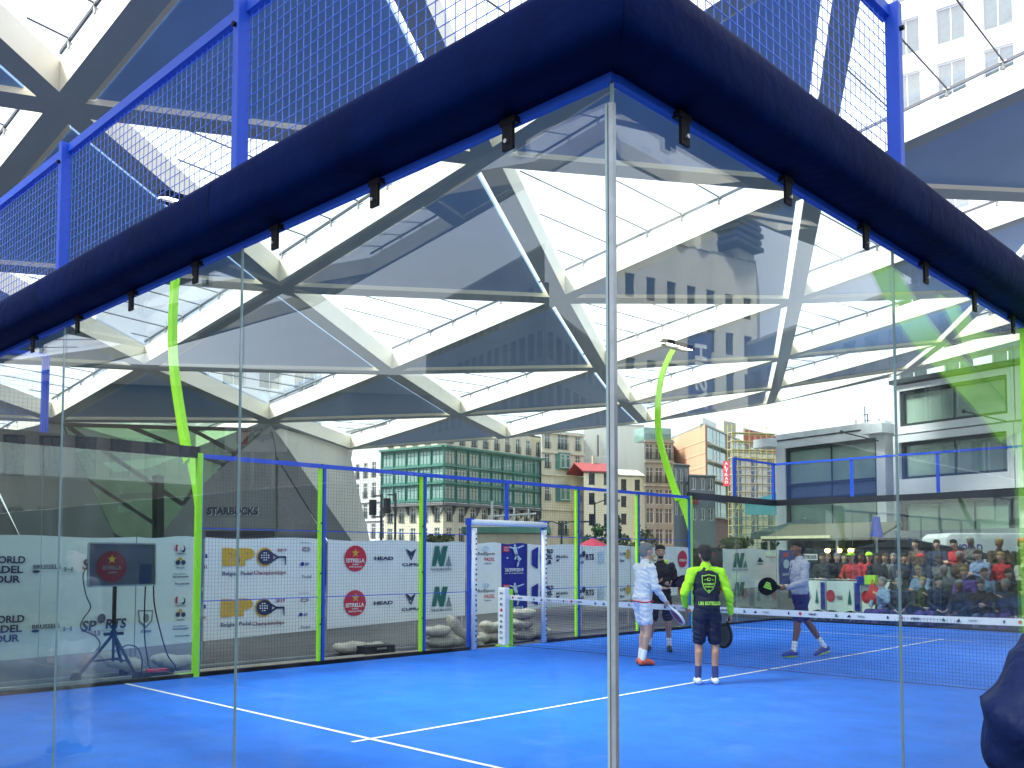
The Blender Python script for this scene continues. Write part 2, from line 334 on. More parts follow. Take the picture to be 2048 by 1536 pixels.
for i in range(-6, 10):
    for j in range(-8, 7):
        for kind, tri in (('glass', ((i, j), (i+1, j), (i+1, j+1))), ('solid', ((i, j), (i+1, j+1), (i, j+1)))):
            T3 = [node(*t) for t in tri]
            n = (T3[1]-T3[0]).cross(T3[2]-T3[0])
            if n.z < 0: T3 = [T3[0], T3[2], T3[1]]; n = -n
            zf = lambda p: T3[0].z-(n.x*(p.x-T3[0].x)+n.y*(p.y-T3[0].y))/n.z
            out = clip(T3)
            if len(out) < 3: continue
            out = [V((p.x, p.y, zf(p))) for p in out]; m = len(out)
            for q in range(m):
                a_, b_ = out[q], out[(q+1) % m]
                if onedge(a_) and onedge(b_) and onedge((a_+b_)/2):
                    side.face([a_, b_, b_+V((0, 0, BD)), a_+V((0, 0, BD))])
            inn = inset(out, .33)
            if inn is None:
                gridm.face(out); continue
            inn = [V((p.x, p.y, zf(p))) for p in inn]
            for q in range(m): gridm.face([out[q], out[(q+1) % m], inn[(q+1) % m], inn[q]])
            if kind == 'glass':
                for q in range(m):
                    a_, b_ = inn[q], inn[(q+1) % m]; side.face([a_, b_, b_+V((0, 0, BD)), a_+V((0, 0, BD))])
                top = V((0, 0, BD+.28))
                under(MB().face([p+top for p in out]), 'glass_panel', m_cglass)
                # glazing joints along y with a bracket at the east-west beam
                xs0, xs1 = min(p.x for p in inn), max(p.x for p in inn); k = math.ceil(xs0/1.55)
                if T3[0].y > 75 or T3[0].x > 10: continue
                while k*1.55 < xs1:
                    X = k*1.55; ys = []
                    for q in range(m):
                        a_, b_ = inn[q], inn[(q+1) % m]
                        if (a_.x-X)*(b_.x-X) < 0: t = (X-a_.x)/(b_.x-a_.x); ys.append((a_.lerp(b_, t), a_, b_))
                    if len(ys) == 2:
                        ys.sort(key=lambda e: e[0].y); P, Q = ys[0][0], ys[1][0]
                        if Q.y-P.y > .5:
                            jnt.bar(P+top-V((0, 0, .03)), Q+top-V((0, 0, .03)), .035, .035)
                        for E_, a_, b_ in ys:
                            if abs((b_-a_).normalized().x) > .9:
                                brk.tube([E_+V((0, 0, BD)), E_+V((0, 0, BD+.27))], .045, 5)
                                brk.bar(E_+V((-.10, -.02, BD+.22)), E_+V((.10, -.02, BD+.22)), .05, .05)
                                brk.bar(E_+V((0, 0, BD+.1)), E_+V((0, .2, BD+.24)), .04, .04)
                    k += 1
                for q in range(m):
                    a_, b_ = inn[q], inn[(q+1) % m]
                    if abs((b_-a_).normalized().x) > .9: jnt.bar(a_+V((0, 0, BD+.2)), b_+V((0, 0, BD+.2)), .06, .09)
            else:
                for q in range(m):
                    a_, b_ = inn[q], inn[(q+1) % m]; d = (b_-a_).normalized(); h = V((0, 0, BD if d.x*d.y < -.2 else .26)); side.face([a_, b_, b_+h, a_+h])
                kd = [(inn[(q+1) % m]-inn[q]).normalized() for q in range(m)]; ds = [.24 if d.x*d.y < -.2 else (.20 if abs(d.x) > .9 else .02) for d in kd]
                pan = inset(inn, ds)
                if pan is None: continue
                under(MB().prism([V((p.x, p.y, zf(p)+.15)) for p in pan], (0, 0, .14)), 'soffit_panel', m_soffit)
                for q in range(m):                    # pale trim along the east-west beams
                    if ds[q] == .20: side.face([inn[q]+V((0, 0, .1)), inn[(q+1) % m]+V((0, 0, .1)), V((pan[(q+1) % m].x, pan[(q+1) % m].y, zf(pan[(q+1) % m])+.12)), V((pan[q].x, pan[q].y, zf(pan[q])+.12))])
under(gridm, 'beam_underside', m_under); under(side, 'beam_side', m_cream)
under(jnt, 'glazing_joint', m_cable); under(brk, 'bracket', m_spider)

# ================================================================== COURT CAGE
GZ = 2.93
def glass_wall(name, label, P, d, n, L, cuts, near, meshrange, posts, group='glass walls of the court', frame=None):
    """frameless glass panes with a top bar, and a strip of wire mesh above part of it"""
    P = V((*P, 0)); d = V((*d, 0)); n = V((*n, 0)); t = thing(name, label, 'glass wall', P, 0, group)
    g = lambda s, o, z: d*s+n*o+V((0, 0, z))
    for a_, b_ in zip(cuts[:-1], cuts[1:]):
        o = MB(); e = .003
        o.k = 0; A, B = g(a_+e, -.005, .04), g(b_-e, -.005, .04); Th = n*.010; H = V((0, 0, GZ-.04+.03))
        vs = [A, B, B+H, A+H, A+Th, B+Th, B+Th+H, A+Th+H]
        o.add(vs, [(0, 1, 2, 3), (4, 7, 6, 5)]); o.k = 1; o.add(vs, [(0, 3, 7, 4), (1, 5, 6, 2), (0, 4, 5, 1), (3, 2, 6, 7)])
        o.build('glass_pane', [m_glass, m_gedge], t)
    MB().bar(g(0, .01, .02), g(L, .01, .02), .07, .05).build('bottom_rail', m_black, t)
    if not near:
        MB().bar(g(-.03, .02, 3.0), g(L+.0, .02, 3.0), .09, .15).build('top_bar', m_navybar, t)
        s = .4
        while s < L: MB().box(g(s, .07, 3.0), (.02, .02, .02)).build('bolt', m_steel, t); s += .8
    MESHSTRIP(t, g, meshrange, posts, 3.2 if near else 3.07, 4.0, d, n, .0019 if near else .0015)
    return t, g
def wires(t, g, s0, s1, z0, z1, r, mat, pitch=.05):
    q = MB(); ns = max(1, round((s1-s0)/pitch)); nz = max(1, round((z1-z0)/pitch))
    for i in range(ns+1): s = s0+(s1-s0)*i/ns; q.tube([g(s, 0, z0), g(s, 0, z1)], r, 4, cap=False)
    for i in range(nz+1): z = z0+(z1-z0)*i/nz; q.tube([g(s0, .004, z), g(s1, .004, z)], r, 4, cap=False)
    return q.build('wire_mesh', mat, t)
def MESHSTRIP(t, g, rng, posts, z0, z1, d, n, r):
    if not rng: return
    MB().bar(g(rng[0], 0, z1), g(rng[1], 0, z1), .045, .05).build('top_rail', m_blue, t)
    ps = sorted(posts)
    cuts = [rng[0]]+[p for p in ps if rng[0] < p < rng[1]]+[rng[1]]
    for a_, b_ in zip(cuts[:-1], cuts[1:]): wires(t, g, a_, b_, z0-.05, z1, r, m_wire)
    for s in ps:
        q = MB(); q.bar(g(s-.012, .03, z0-.1), g(s-.012, .03, z1+.03), .045, .06, n); q.bar(g(s+.028, .015, z0-.1), g(s+.028, .015, z1+.02), .03, .035, n)
        p_ = q.build('post', m_blue, t, bevel=.004)
        MB().tube([g(s-.012, .05, z1-.09), g(s-.012, .075, z1-.09)], .011, 8).build('bolt', m_black, p_)
nb, gnb = glass_wall('glass_wall', 'nearest long glass wall running left from the corner beside the camera', (0, 0), (-1, 0), (0, -1), 10, [0, 2, 4, 6, 8, 10], True, (0, 10), [2, 4, 6, 8, 9.97])
ns, gns = glass_wall('glass_wall', 'short glass wall running right from the nearest corner to the lime post', (0, 0), (0, 1), (1, 0), 4, [0, 2, 4], True, (0, 2), [2])
fs_, _ = glass_wall('glass_wall', 'short glass wall at the left behind the screen on its tripod', (-10, 0), (0, 1), (-1, 0), 4, [0, 2, 4], False, (0, 2), [2])
ff_, _ = glass_wall('glass_wall', 'short glass wall at the far corner behind the player in the lime sleeved jacket', (-10, 16), (0, 1), (-1, 0), 4, [0, 2, 4], False, (2, 4), [2, 3.96])
fb_, _ = glass_wall('glass_wall', 'far glass wall across the end of the court in front of the seated crowd', (-10, 20), (1, 0), (0, 1), 10, [0, 2, 4, 6, 8, 10], False, (0, 10), [2, 4, 6, 8])
# padded round beam along the two near walls, mitred at the corner
prof = [(-.03, 2.968), (.06, 2.966), (.115, 2.968), (.150, 2.980), (.168, 3.005), (.175, 3.05), (.176, 3.11), (.168, 3.165), (.145, 3.20), (.10, 3.215), (.02, 3.216), (-.05, 3.21)]
def pad(t, a_, b_, P):
    mb = MB(); k = len(prof); P = V(P)
    seg = 24; vs = []
    for i in range(seg+1):
        for o, z in prof: p0, p1 = V(a_(o)), V(b_(o)); q = p0.lerp(p1, i/seg); wv = .004*math.sin(i*1.7+z*20); vs.append(V((q.x, q.y, z+wv*.5))-P)
    mb.add(vs, [(i*k+j, i*k+(j+1) % k, (i+1)*k+(j+1) % k, (i+1)*k+j) for i in range(seg) for j in range(k)])
    mb.add([vs[j] for j in range(k)], [tuple(range(k))]); mb.add([vs[seg*k+j] for j in range(k)], [tuple(range(k))])
    o = mb.build('padded_beam', m_dblue, t, smooth=True)
    for s_ in ((2, 4, 6, 8) if abs(P.x-a_(0)[0])+1 > 0 else ()):
        q0, q1 = V(a_(0)), V(b_(0)); dd = (q1-q0).normalized(); s1 = s_-.02
        if s1 > (q1-q0).length: continue
        sm = MB(); w_ = V((a_(1)[0]-a_(0)[0] if abs(dd.y) > .5 else 0, a_(1)[1]-a_(0)[1] if abs(dd.x) > .5 else 0, 0))
        pts = [q0+dd*s1+w_*o_*1.012+V((0, 0, z_+(.0015 if z_ > 3.1 else -.0015)))-P for o_, z_ in prof]; sm.add(pts+[p+dd*.008 for p in pts], [(i, i+1, i+1+k, i+k) for i in range(k-1)]); sm.build('joint_band', M('navy seam', (.0004, .003, .02), .7, var=0, spec=.1), t)
    o.data.set_sharp_from_angle(angle=rad(50)) if hasattr(o.data, 'set_sharp_from_angle') else None
    return o
pad(nb, lambda o: (o-.001, -o, 0), lambda o: (-10.05, -o, 0), (0, 0, 0))
pad(ns, lambda o: (o, -o+.001, 0), lambda o: (o, 4.12, 0), (0, 0, 0))
fl = MB(); fl.b2((-10, -.012, 2.942), (.008, .012, 2.967)); fl.build('flange', m_blue, nb)
fl = MB(); fl.b2((-.012, .013, 2.942), (.012, 4.05, 2.967)); fl.build('flange', m_blue, ns)
def clamp(t, c, n, d):
    q = MB(); c = V(c); n = V(n); d = V(d); R = Matrix((d, n, V((0, 0, 1)))).transposed()
    q.box(c+n*.030-V((0, 0, .01)), (.045, .010, .10), R); q.box(c+n*.022+V((0, 0, .03)), (.065, .03, .02), R)
    o = q.build('clamp', m_black, t); b = MB().tube([c+n*.034-V((0, 0, .035)), c+n*.046-V((0, 0, .035))], .007, 6); b.build('bolt', m_steel, o)
for u_, v_ in ((1030, 265), (763, 385), (563, 474), (403, 545), (274, 600), (166, 645), (76, 684), (-2, 715)):
    x = on(u_, v_, (0, 0, 0), (0, 1, 0)).x; clamp(nb, (x, 0, 2.915), (0, -1, 0), (1, 0, 0))
for u_, v_ in ((1352, 262), (1560, 382), (1717, 472), (1838, 545), (1936, 600), (2014, 642)):
    y = on(u_, v_, (0, 0, 0), (1, 0, 0)).y; clamp(ns, (0, y, 2.915), (1, 0, 0), (0, 1, 0))
MB().box((.003, -.003, 1.45), (.015, .015, 2.86)).build('corner_seal', m_seal, nb)
MB().box((-.012, -.003, 1.45), (.008, .018, 2.86)).build('seal_edge', m_gedge, nb)

# side fence of wire mesh with the net doorway
def side_fence():
    t = thing('mesh_fence', 'tall wire mesh side fence with lime and blue posts and a doorway at the net', 'fence', (-10, 4, 0))
    g = lambda s, o, z: V((-o, s-4, z))
    for a_, b_ in ((4.06, 6), (6, 8), (8, 9.06), (10.94, 12), (12, 14), (14, 15.94)): wires(t, g, a_, b_, .05, 2.94, .0014, m_dwire)
    wires(t, g, 9.06, 10.94, 2.18, 2.94, .0014, m_dwire)
    MB().bar(g(4, 0, 2.955), g(16, 0, 2.955), .05, .06).build('top_rail', m_blue, t)
    for z in (1.0, 1.98): 
        for a_, b_ in ((4.06, 9.03), (10.97, 15.94)): MB().bar(g(a_, .01, z), g(b_, .01, z), .018, .012).build('mid_rail', m_blue, t)
    for a_, b_ in ((4, 9.03), (10.97, 16)): MB().bar(g(a_, .01, .02), g(b_, .01, .02), .08, .07).build('bottom_rail', m_black, t)
    for s in (6, 8, 12, 14):
        MB().bar(g(s-.035, .02, .02), g(s-.035, .02, 2.925), .05, .05, (1, 0, 0)).build('post', m_lime, t, bevel=.003)
        q = MB().bar(g(s+.035, .02, .02), g(s+.035, .02, 2.925), .05, .05, (1, 0, 0)).build('post', m_blue, t, bevel=.003)
        for z in (.6, 1.35, 2.1, 2.98): MB().tube([g(s-.035, -.02, z), g(s-.035, -.03, z)], .012, 6).build('bolt', m_black, q)
    MB().bar(g(9.98, 0, 2.2), g(9.98, 0, 2.93), .07, .04, (1, 0, 0)).build('post', m_blue, t)
    MB().bar(g(4.03, 0, .03), g(4.03, 0, 2.93), .05, .05, (1, 0, 0)).build('post', m_blue, t); MB().bar(g(15.97, 0, .03), g(15.97, 0, 2.93), .05, .05, (1, 0, 0)).build('post', m_blue, t)
    for s, nm in ((9.04, 0), (10.96, 1)):
        MB().bar(g(s, 0, 0), g(s, 0, 2.2), .055, .055, (1, 0, 0)).build('door_post', m_blue, t)
        p_ = MB().tube([g(s+(.06 if nm == 0 else -.04), -.07, .02), g(s+(.06 if nm == 0 else -.04), -.07, 2.1)], .05, 12).build('post_padding', m_wpad, t, smooth=True)
        b = Board((0, 0, 0), (0, 1, 0), (0, 0, 1), (1, 0, 0), p_)
        for k in range(22):
            zz = 2.0-k*.088; b.O = g(s+(.06 if nm == 0 else -.04)-.02, -.118, zz-.015); 
            (b.ell(.02, .015, .018, .016, m_red) if k % 7 == 2 else b.rect(.004, .036, 0, .02+.01*(k % 3), m_navy))
        b.done('lettering')
    MB().tube([g(9.02, -.05, 2.2), g(10.98, -.05, 2.2)], .055, 12).build('door_top_padding', m_wpad, t, smooth=True)
    q = MB()
    for s in (9.04, 10.96): q.box(g(s, -.02, 2.21), (.13, .09, .12))
    q.build('corner_bracket', m_blue, t)
    return t
side_fence()

# floodlight masts: lime post with gusset, bowed arm, twin LED heads
m_led = M('lit led', (1, .99, .95), .4, var=0, emit=9)
def mast(x, y, sx, label, toy, ctl=((.30, 2.90), (.52, 3.45), (.80, 4.3), (.86, 5.0), (.78, 5.7), (.60, 6.15), (.42, 6.42))):
    t = thing('light_mast', label, 'light mast', (x, y, 0), 0, 'lime green floodlight masts')
    MB().b2((-.035, -.04, .0), (.035, .04, 2.99)).build('post', m_lime, t, bevel=.004)
    f = MB(); f.b2((sx*.05, -.12, .0), (sx*.30, .12, .025)); f.build('foot_plate', m_lime, t)
    o = sx
    MB().prism([(o*.05, -.02, 2.2), (o*.16, -.02, 2.55), (o*.36, -.02, 3.0), (o*.46, -.02, 3.25), (o*.36, -.02, 3.25), (o*.24, -.02, 2.98), (o*.05, -.02, 2.90)], (0, .04, 0)).build('gusset', m_lime, t)
    V3 = [V((o*a_, 0, b_)) for a_, b_ in ctl]
    cat = []
    for i in range(len(V3)-1):
        p0 = V3[max(i-1, 0)]; p1 = V3[i]; p2 = V3[i+1]; p3 = V3[min(i+2, len(V3)-1)]
        for k in range(5):
            s = k/5; cat.append(.5*((2*p1)+(p2-p0)*s+(2*p0-5*p1+4*p2-p3)*s*s+(3*p1-p0-3*p2+p3)*s**3))
    cat.append(V3[-1]); arm = MB(); wv = []
    for i, p in enumerate(cat):
        d = (cat[min(i+1, len(cat)-1)]-cat[max(i-1, 0)]).normalized(); nn = V((0, 1, 0)); bb = d.cross(nn); h = (.075 if ctl[0][0] > .1 else .08)-.03*i/len(cat)
        wv += [p+nn*a_*.045+bb*b_*h for a_, b_ in ((-1, -1), (1, -1), (1, 1), (-1, 1))]
    k = len(cat)
    arm.add(wv, [(i*4+j, i*4+(j+1) % 4, (i+1)*4+(j+1) % 4, (i+1)*4+j) for i in range(k-1) for j in range(4)]+[(0, 3, 2, 1), (k*4-4, k*4-3, k*4-2, k*4-1)])
    arm.build('arm', m_lime, t, bevel=.006)
    br = MB(); br.box((o*.38, 0, 6.46), (.12, .9, .05)); br.build('bracket', m_black, t)
    for s in (-.27, .27):
        R = Matrix.Rotation(rad(-14*o), 3, 'Y'); c = V((o*.30, s*1.0, 6.50))
        h = MB(); h.box(c, (.30, .42, .05), R)
        for q in range(7): h.box(c+R @ V((-.12+q*.04, 0, .045)), (.008, .38, .05), R)
        hh = h.build('lamp_head', m_black, t)
        MB().box(c+R @ V((0, 0, -.028)), (.25, .36, .008), R).build('led_panel', m_led, hh)
    return t
mast(-10, 4.0, -1, 'lime floodlight mast beside the screen on its tripod', 1)
mast(-10, 16, -1, 'lime floodlight mast behind the four players', 1)
mast(.02, 3.95, 1, 'lime floodlight mast at the right edge behind the dark sleeve', 1, ((.05, 2.32), (.20, 2.55), (.62, 3.12), (.92, 3.9), (1.02, 4.8), (.92, 5.7), (.70, 6.2), (.42, 6.42)))
bl = MB()

# ================================================================== NET
def net():
    t = thing('padel_net', 'low black padel net with printed white tape across the court', 'net', (-5, 10, 0))
    zt = lambda x: .92-.05*(1-(x/5)**2)
    q = MB(); nx = 250
    for i in range(nx+1):
        x = -4.97+9.94*i/nx; sag = .012*math.sin(x*2.1); q.tube([(x, sag, zt(x)-.03), (x, sag*.5, .03)], .0022, 3, cap=False)
    for k in range(20):
        h = .03+(k)/20
        q.tube([(x, .012*math.sin(x*2.1)*h, .03+(zt(x)-.07)*k/19) for x in [-4.97+9.94*i/40 for i in range(41)]], .0022, 3, cap=False)
    q.build('net_mesh', m_netb, t)
    xs = [-4.97+9.94*i/40 for i in range(41)]
    q = MB(); vs = []
    for x in xs: vs += [V((x, -.008, zt(x)-.085)), V((x, -.012, zt(x))), V((x, .012, zt(x))), V((x, .008, zt(x)-.085))]
    q.add(vs, [(i*4+j, i*4+j+1, i*4+j+5, i*4+j+4) for i in range(40) for j in range(3)]); tp = q.build('net_tape', m_wpad, t)
    b = Board((0, -.012, 0), (1, 0, 0), (0, 0, 1), (0, -1, 0), tp); x = -4.85; k = 0
    while x < 4.85:
        z = zt(x)-.062
        if k % 8 == 0: b.ell(x, z+.022, .022, .022, m_red)
        elif k % 8 == 1: b.text('HEAD', x-.045, x+.06, z+.006, z+.036, m_navy)
        elif k % 8 == 3: b.poly([(x-.02, z), (x-.01, z+.04), (x, z+.04), (x+.03, z), (x+.01, z)], m_green)
        elif k % 8 == 4: b.poly([(x-.03, z), (x+.03, z), (x+.01, z+.04)], m_navy)
        elif k % 8 == 5: b.text('PADEL', x-.05, x+.05, z+.006, z+.032, m_gprint)
        elif k % 8 == 7: b.ell(x, z+.02, .014, .02, m_navy)
        x += .17; k += 1
    b.done('lettering')
    MB().tube([(-4.97, 0, .03), (4.97, 0, .03)], .006, 5).build('bottom_cord', m_netb, t)
    for sx in (-1, 1):
        MB().b2((sx*5-.05, .02, 0), (sx*5+.05, .10, 1.02)).build('net_post', m_lime, t, bevel=.004)
        MB().b2((sx*5-.2, -.1, 0), (sx*5+.12, .12, .02)).build('foot_plate', m_lime, t)
        pp = MB().b2((sx*5-.13, -.11, .02), (sx*5+.05, .018, 1.05)).build('post_padding', m_wpad, t, bevel=.02)
        b = Board((sx*5-.13, -.11, 0), (1, 0, 0), (0, 0, 1), (0, -1, 0), pp)
        for k in range(9):
            z = .95-k*.1; (b.ell(.09, z, .03, .03, m_red) if k == 3 else b.text('NAED'[k % 4], .06, .12, z-.02, z+.025, m_navy))
        b.done('lettering')
net()

# ================================================================== BANNERS on the barrier along the left side
BX = -12.0
def bt(u, v): p = at_x(u, v, BX); return p.y, p.z
def btop(u): return 1072+(u-0)*3/500 if u < 500 else 1075+(u-500)*(20/870)
def bbot(u): return 1322+u*(1240-1322)/840
def banner(u0_, u1_, label, mat=m_white, v0=None, dx=0.):
    y0, z0 = bt(u0_, bbot(u0_)); y1, z1 = bt(u1_, bbot(u1_)); a0 = bt(u0_, btop(u0_))[1]; a1 = bt(u1_, btop(u1_))[1]
    t = thing('banner', label, 'banner', (BX, y0, z0), 0, 'sponsor banners along the side barrier')
    n = max(4, int((y1-y0)/.16)); mb = MB(); T = V((BX, y0, z0)); vs = []; H = 8
    for i in range(n+1):
        s = i/n
        for k in range(H+1):
            h = k/H; zb = z0+(z1-z0)*s; zt_ = a0+(a1-a0)*s
            vs.append(V((BX+dx-.012+.010*math.sin((y0+(y1-y0)*s)*3.3+h*2)*math.sin(h*3.1), y0+(y1-y0)*s, zb+(zt_-zb)*h-(.018*math.sin(s*math.pi*max(2, int((y1-y0)))) if k == H else 0)))-T)
    mb.add(vs, [(i*(H+1)+k, (i+1)*(H+1)+k, (i+1)*(H+1)+k+1, i*(H+1)+k+1) for i in range(n) for k in range(H)])
    sh = mb.build('sheet', mat, t, smooth=True)
    f = MB()
    for s in (.0, 1.): 
        y = y0+(y1-y0)*s+(.03 if s == 0 else -.03); f.tube([V((BX-.06, y, -.05))-T, V((BX-.06, y, a0-.03))-T], .02, 6)
    f.tube([V((BX-.06, y0, a0-.05))-T, V((BX-.06, y1, a1-.05))-T], .018, 6); f.build('barrier_frame', m_spider, t)
    b = Board((BX, 0, 0), (0, 1, 0), (0, 0, 1), (1, 0, 0), t); b.O = V((dx+.006, 0, 0))-V((0, T.y, T.z))
    return t, b
def BR(u0_, u1_, v0, v1): a_ = bt((u0_+u1_)/2, (v0+v1)/2)[0]; ya, yb = bt(u0_, v1)[0], bt(u1_, v1)[0]; return ya, yb, bt((u0_+u1_)/2, v1)[1], bt((u0_+u1_)/2, v0)[1]
def btext(b, s, u0_, u1_, v0, v1, mat, **k): y0, y1, z0, z1 = BR(u0_, u1_, v0, v1); b.text(s, y0, y1, z0, z1, mat, **k)
def bell(b, u_, v_, ru, rv, mat, **k): y0, y1, z0, z1 = BR(u_-ru, u_+ru, v_-rv, v_+rv); b.ell((y0+y1)/2, (z0+z1)/2, (y1-y0)/2, (z1-z0)/2, mat, **k)
def bpoly(b, pts, mat, **k): b.poly([bt(*p) for p in pts], mat, **k)
# first white banner (world padel tour, brussels, ulb sports, crests)
t, b = banner(-260, 268, 'long white banner with padel tour lettering behind the screen at the far left')
for v, du in ((1112, 0), (1231, -2)):
    for k, s in enumerate(('WORLD', 'PADEL', 'TOUR')): btext(b, s, -28+du, 50-k*5+du, v+k*19.5, v+k*19.5+15, m_navy, bold=.03)
    btext(b, 'BRUSSELS', 66+du, 121+du, v+17, v+26, m_navy); btext(b, 'H', 128+du, 145+du, v+22, v+31, m_gprint); bell(b, 72+du, v+31, 8, 3, m_navy)
    btext(b, 'SP', 163+du, 192+du, v+6+(0 if du == 0 else 4), v+28+(0 if du == 0 else 4), m_navy, bold=.03, slant=.15)
    bell(b, 204+du, v+3+(0 if du == 0 else 3), 8, 10, m_navy, rot=-.3) 
    btext(b, 'RTS', 212+du, 252+du, v+6, v+26, m_navy, bold=.03, slant=.15)
    btext(b, 'ULB', 184+du, 202+du, v+30, v+40, m_maroon, bold=.02); btext(b, 'universite libre de bruxelles', 205+du, 252+du, v+28, v+31, m_gprint, bold=0)
b.done()
t, b = banner(270, 391, 'short white banner with small stacked crests behind the screen, left of the first lime mast')
for v in (1098, 1202):
    bpoly(b, [(275, v+18), (306, v+18), (304, v+40), (291, v+55), (277, v+42)], m_gprint); bpoly(b, [(278, v+21), (303, v+21), (301, v+38), (291, v+50), (280, v+40)], m_white, e=.009)
    bell(b, 291, v+34, 6, 9, m_gprint, e=.012); btext(b, 'ETTERBEEK', 281, 302, v+58, v+63, m_pblue)
    bell(b, 353, v-2, 3, 7, m_red); bell(b, 357, v-1, 3, 7, m_white, e=.009); bell(b, 366, v, 4, 7, m_navy); bell(b, 364, v-2, 3, 5, m_white, e=.009)
    btext(b, 'COMMUNE', 350, 371, v+8, v+11, m_gprint); bell(b, 355, v+27, 4.5, 5, m_navy); bell(b, 366, v+27, 4.5, 5, m_navy); bell(b, 360, v+20, 4, 4, m_gold)
    btext(b, 'REGION', 353, 368, v+36, v+39, m_navy); btext(b, 'be.culture', 346, 372, v+48, v+51, m_gprint); btext(b, 'be.brussels', 345, 376, v+53, v+57, m_navy)
    btext(b, 'brussels', 350, 378, v+67, v+71, m_navy)
b.done()
t, b = banner(407, 641, 'white banner with gold letters and a black racket emblem between the first two lime posts')
for v, du in ((1096, 0), (1197, -3)):
    btext(b, 'BP', 444+du, 508+du, v, v+36, m_gold, bold=.075, e=.007)
    bell(b, 529+du, v+18, 17, 19, m_gold); bell(b, 530+du, v+18, 15.5, 15.5, m_navy, e=.012)
    for a_ in range(4):
        for c_ in range(4):
            if (a_ in (0, 3)) and (c_ in (0, 3)): continue
            bell(b, 522+du+a_*4.6, v+10+c_*4.6, 1.5, 1.5, m_white, e=.018, n=8)
    bpoly(b, [(543+du, v+9), (555+du, v+16), (571+du, v+16), (571+du, v+20), (556+du, v+20), (540+du, v+31), (538+du, v+27), (552+du, v+18), (541+du, v+13)], m_navy, e=.013)
    bpoly(b, [(568+du, v+18), (571+du, v+18), (571+du, v+34), (569+du, v+34)], m_navy, e=.013)
    btext(b, '2019', 554+du, 572+du, v+1, v+7, m_maroon)
    btext(b, 'Belgian Padel', 444+du, 504+du, v+47, v+57, m_navy, bold=.01); btext(b, 'Championships', 507+du, 571+du, v+45, v+55, m_maroon, bold=.01)
    bell(b, 612+du, v+2, 8, 4.5, m_maroon); bell(b, 612+du, v+2, 6.5, 3.2, m_white, e=.009); btext(b, 'nrg', 607+du, 617+du, v, v+4, m_navy, e=.012)
    bell(b, 604+du, v+32, 4, 4, m_pblue); btext(b, 'ABIT', 609+du, 618+du, v+29, v+35, m_pblue); btext(b, 'Padel', 604+du, 622+du, v+54, v+60, m_gprint)
    btext(b, 'partners', 600+du, 620+du, v-12, v-9, m_gprint); bpoly(b, [(410+du, v+12), (414+du, v+12), (414+du, v+20), (410+du, v+20)], m_pblue); btext(b, 'H', 408+du, 413+du, v+34, v+42, m_maroon)
b.done()
t, b = banner(655, 838, 'white banner with a red oval beer emblem and two sponsor names')
for v, du in ((1117, 0), (1206, -1)):
    bell(b, 710+du, v, 22, 26, m_red, n=40); b.star(*[sum(q)/2 for q in (BR(700, 720, v-20, v-2)[:2], BR(700, 720, v-20, v-2)[2:])], .085, m_gold)
    btext(b, 'ESTRELLA', 691+du, 728+du, v, v+8, m_white, bold=.03, e=.011); btext(b, 'DAMM', 704+du, 716+du, v+10, v+13, m_white, e=.011); btext(b, 'BARCELONA', 697+du, 724+du, v+15, v+18, m_white, e=.011)
    btext(b, 'HEAD', 748+du, 786+du, v-4, v+3, m_navy, bold=.04)
    w_ = v-20; q = 822+du
    bpoly(b, [(q-11, w_), (q-3, w_+5), (q, w_+8), (q+3, w_+5), (q+10, w_), (q+7, w_+9), (q+3, w_+14), (q-3, w_+14), (q-8, w_+9)], m_navy)
    bpoly(b, [(q-6, w_+11), (q-3, w_+12), (q, w_+20), (q+2, w_+12), (q+6, w_+10), (q+1, w_+23), (q-1, w_+23)], m_navy, e=.008); btext(b, 'CUPRA', 804+du, 842+du, v+9, v+15, m_navy, bold=.03)
b.done()
t, b = banner(852, 931, 'small white banner with a green double stroke emblem, left of the doorway')
def nlogo(b, q, v, s, w2=1.):
    bpoly(b, [(q, v+20*s*2), (q+7*s, v), (q+15*s, v), (q+17*s, v+22*s), (q+22*s, v), (q+32*s, v), (q+24*s, v+20*s*2), (q+16*s, v+20*s*2), (q+12*s, v+22*s), (q+8*s, v+20*s*2)], m_green)
    bpoly(b, [(q+34*s, v+18*s), (q+40*s, v+40*s), (q+28*s, v+40*s)], m_gprint)
for v in (1092, 1173): nlogo(b, 863, v, 1.0); btext(b, 'NAGELMACKERS', 862, 903, v+44, v+49, m_gprint)
b.done()
t, b = banner(938, 1003, 'creased white banner with red and black club lettering inside the doorway')
for v in (1100, 1174):
    btext(b, 'RedSport', 955, 989, v+4, v+12, m_navy, bold=.005); btext(b, 'PADEL', 968, 989, v+15, v+22, m_red, bold=.005); btext(b, 'Belgium', 968, 982, v+25, v+29, m_gprint)
    bpoly(b, [(938, v+3), (941, v+1), (946, v+12), (938, v+12)], m_navy); btext(b, 'idas', 938, 948, v+14, v+20, m_navy); btext(b, 'PADEL', 935, 947, v+22, v+26, m_navy); bell(b, 971, v-3, 7, 5, m_pale)
b.done()
t, b = banner(1003, 1055, 'dark blue poster banner with pale players and a date, behind the net post', m_pblue)
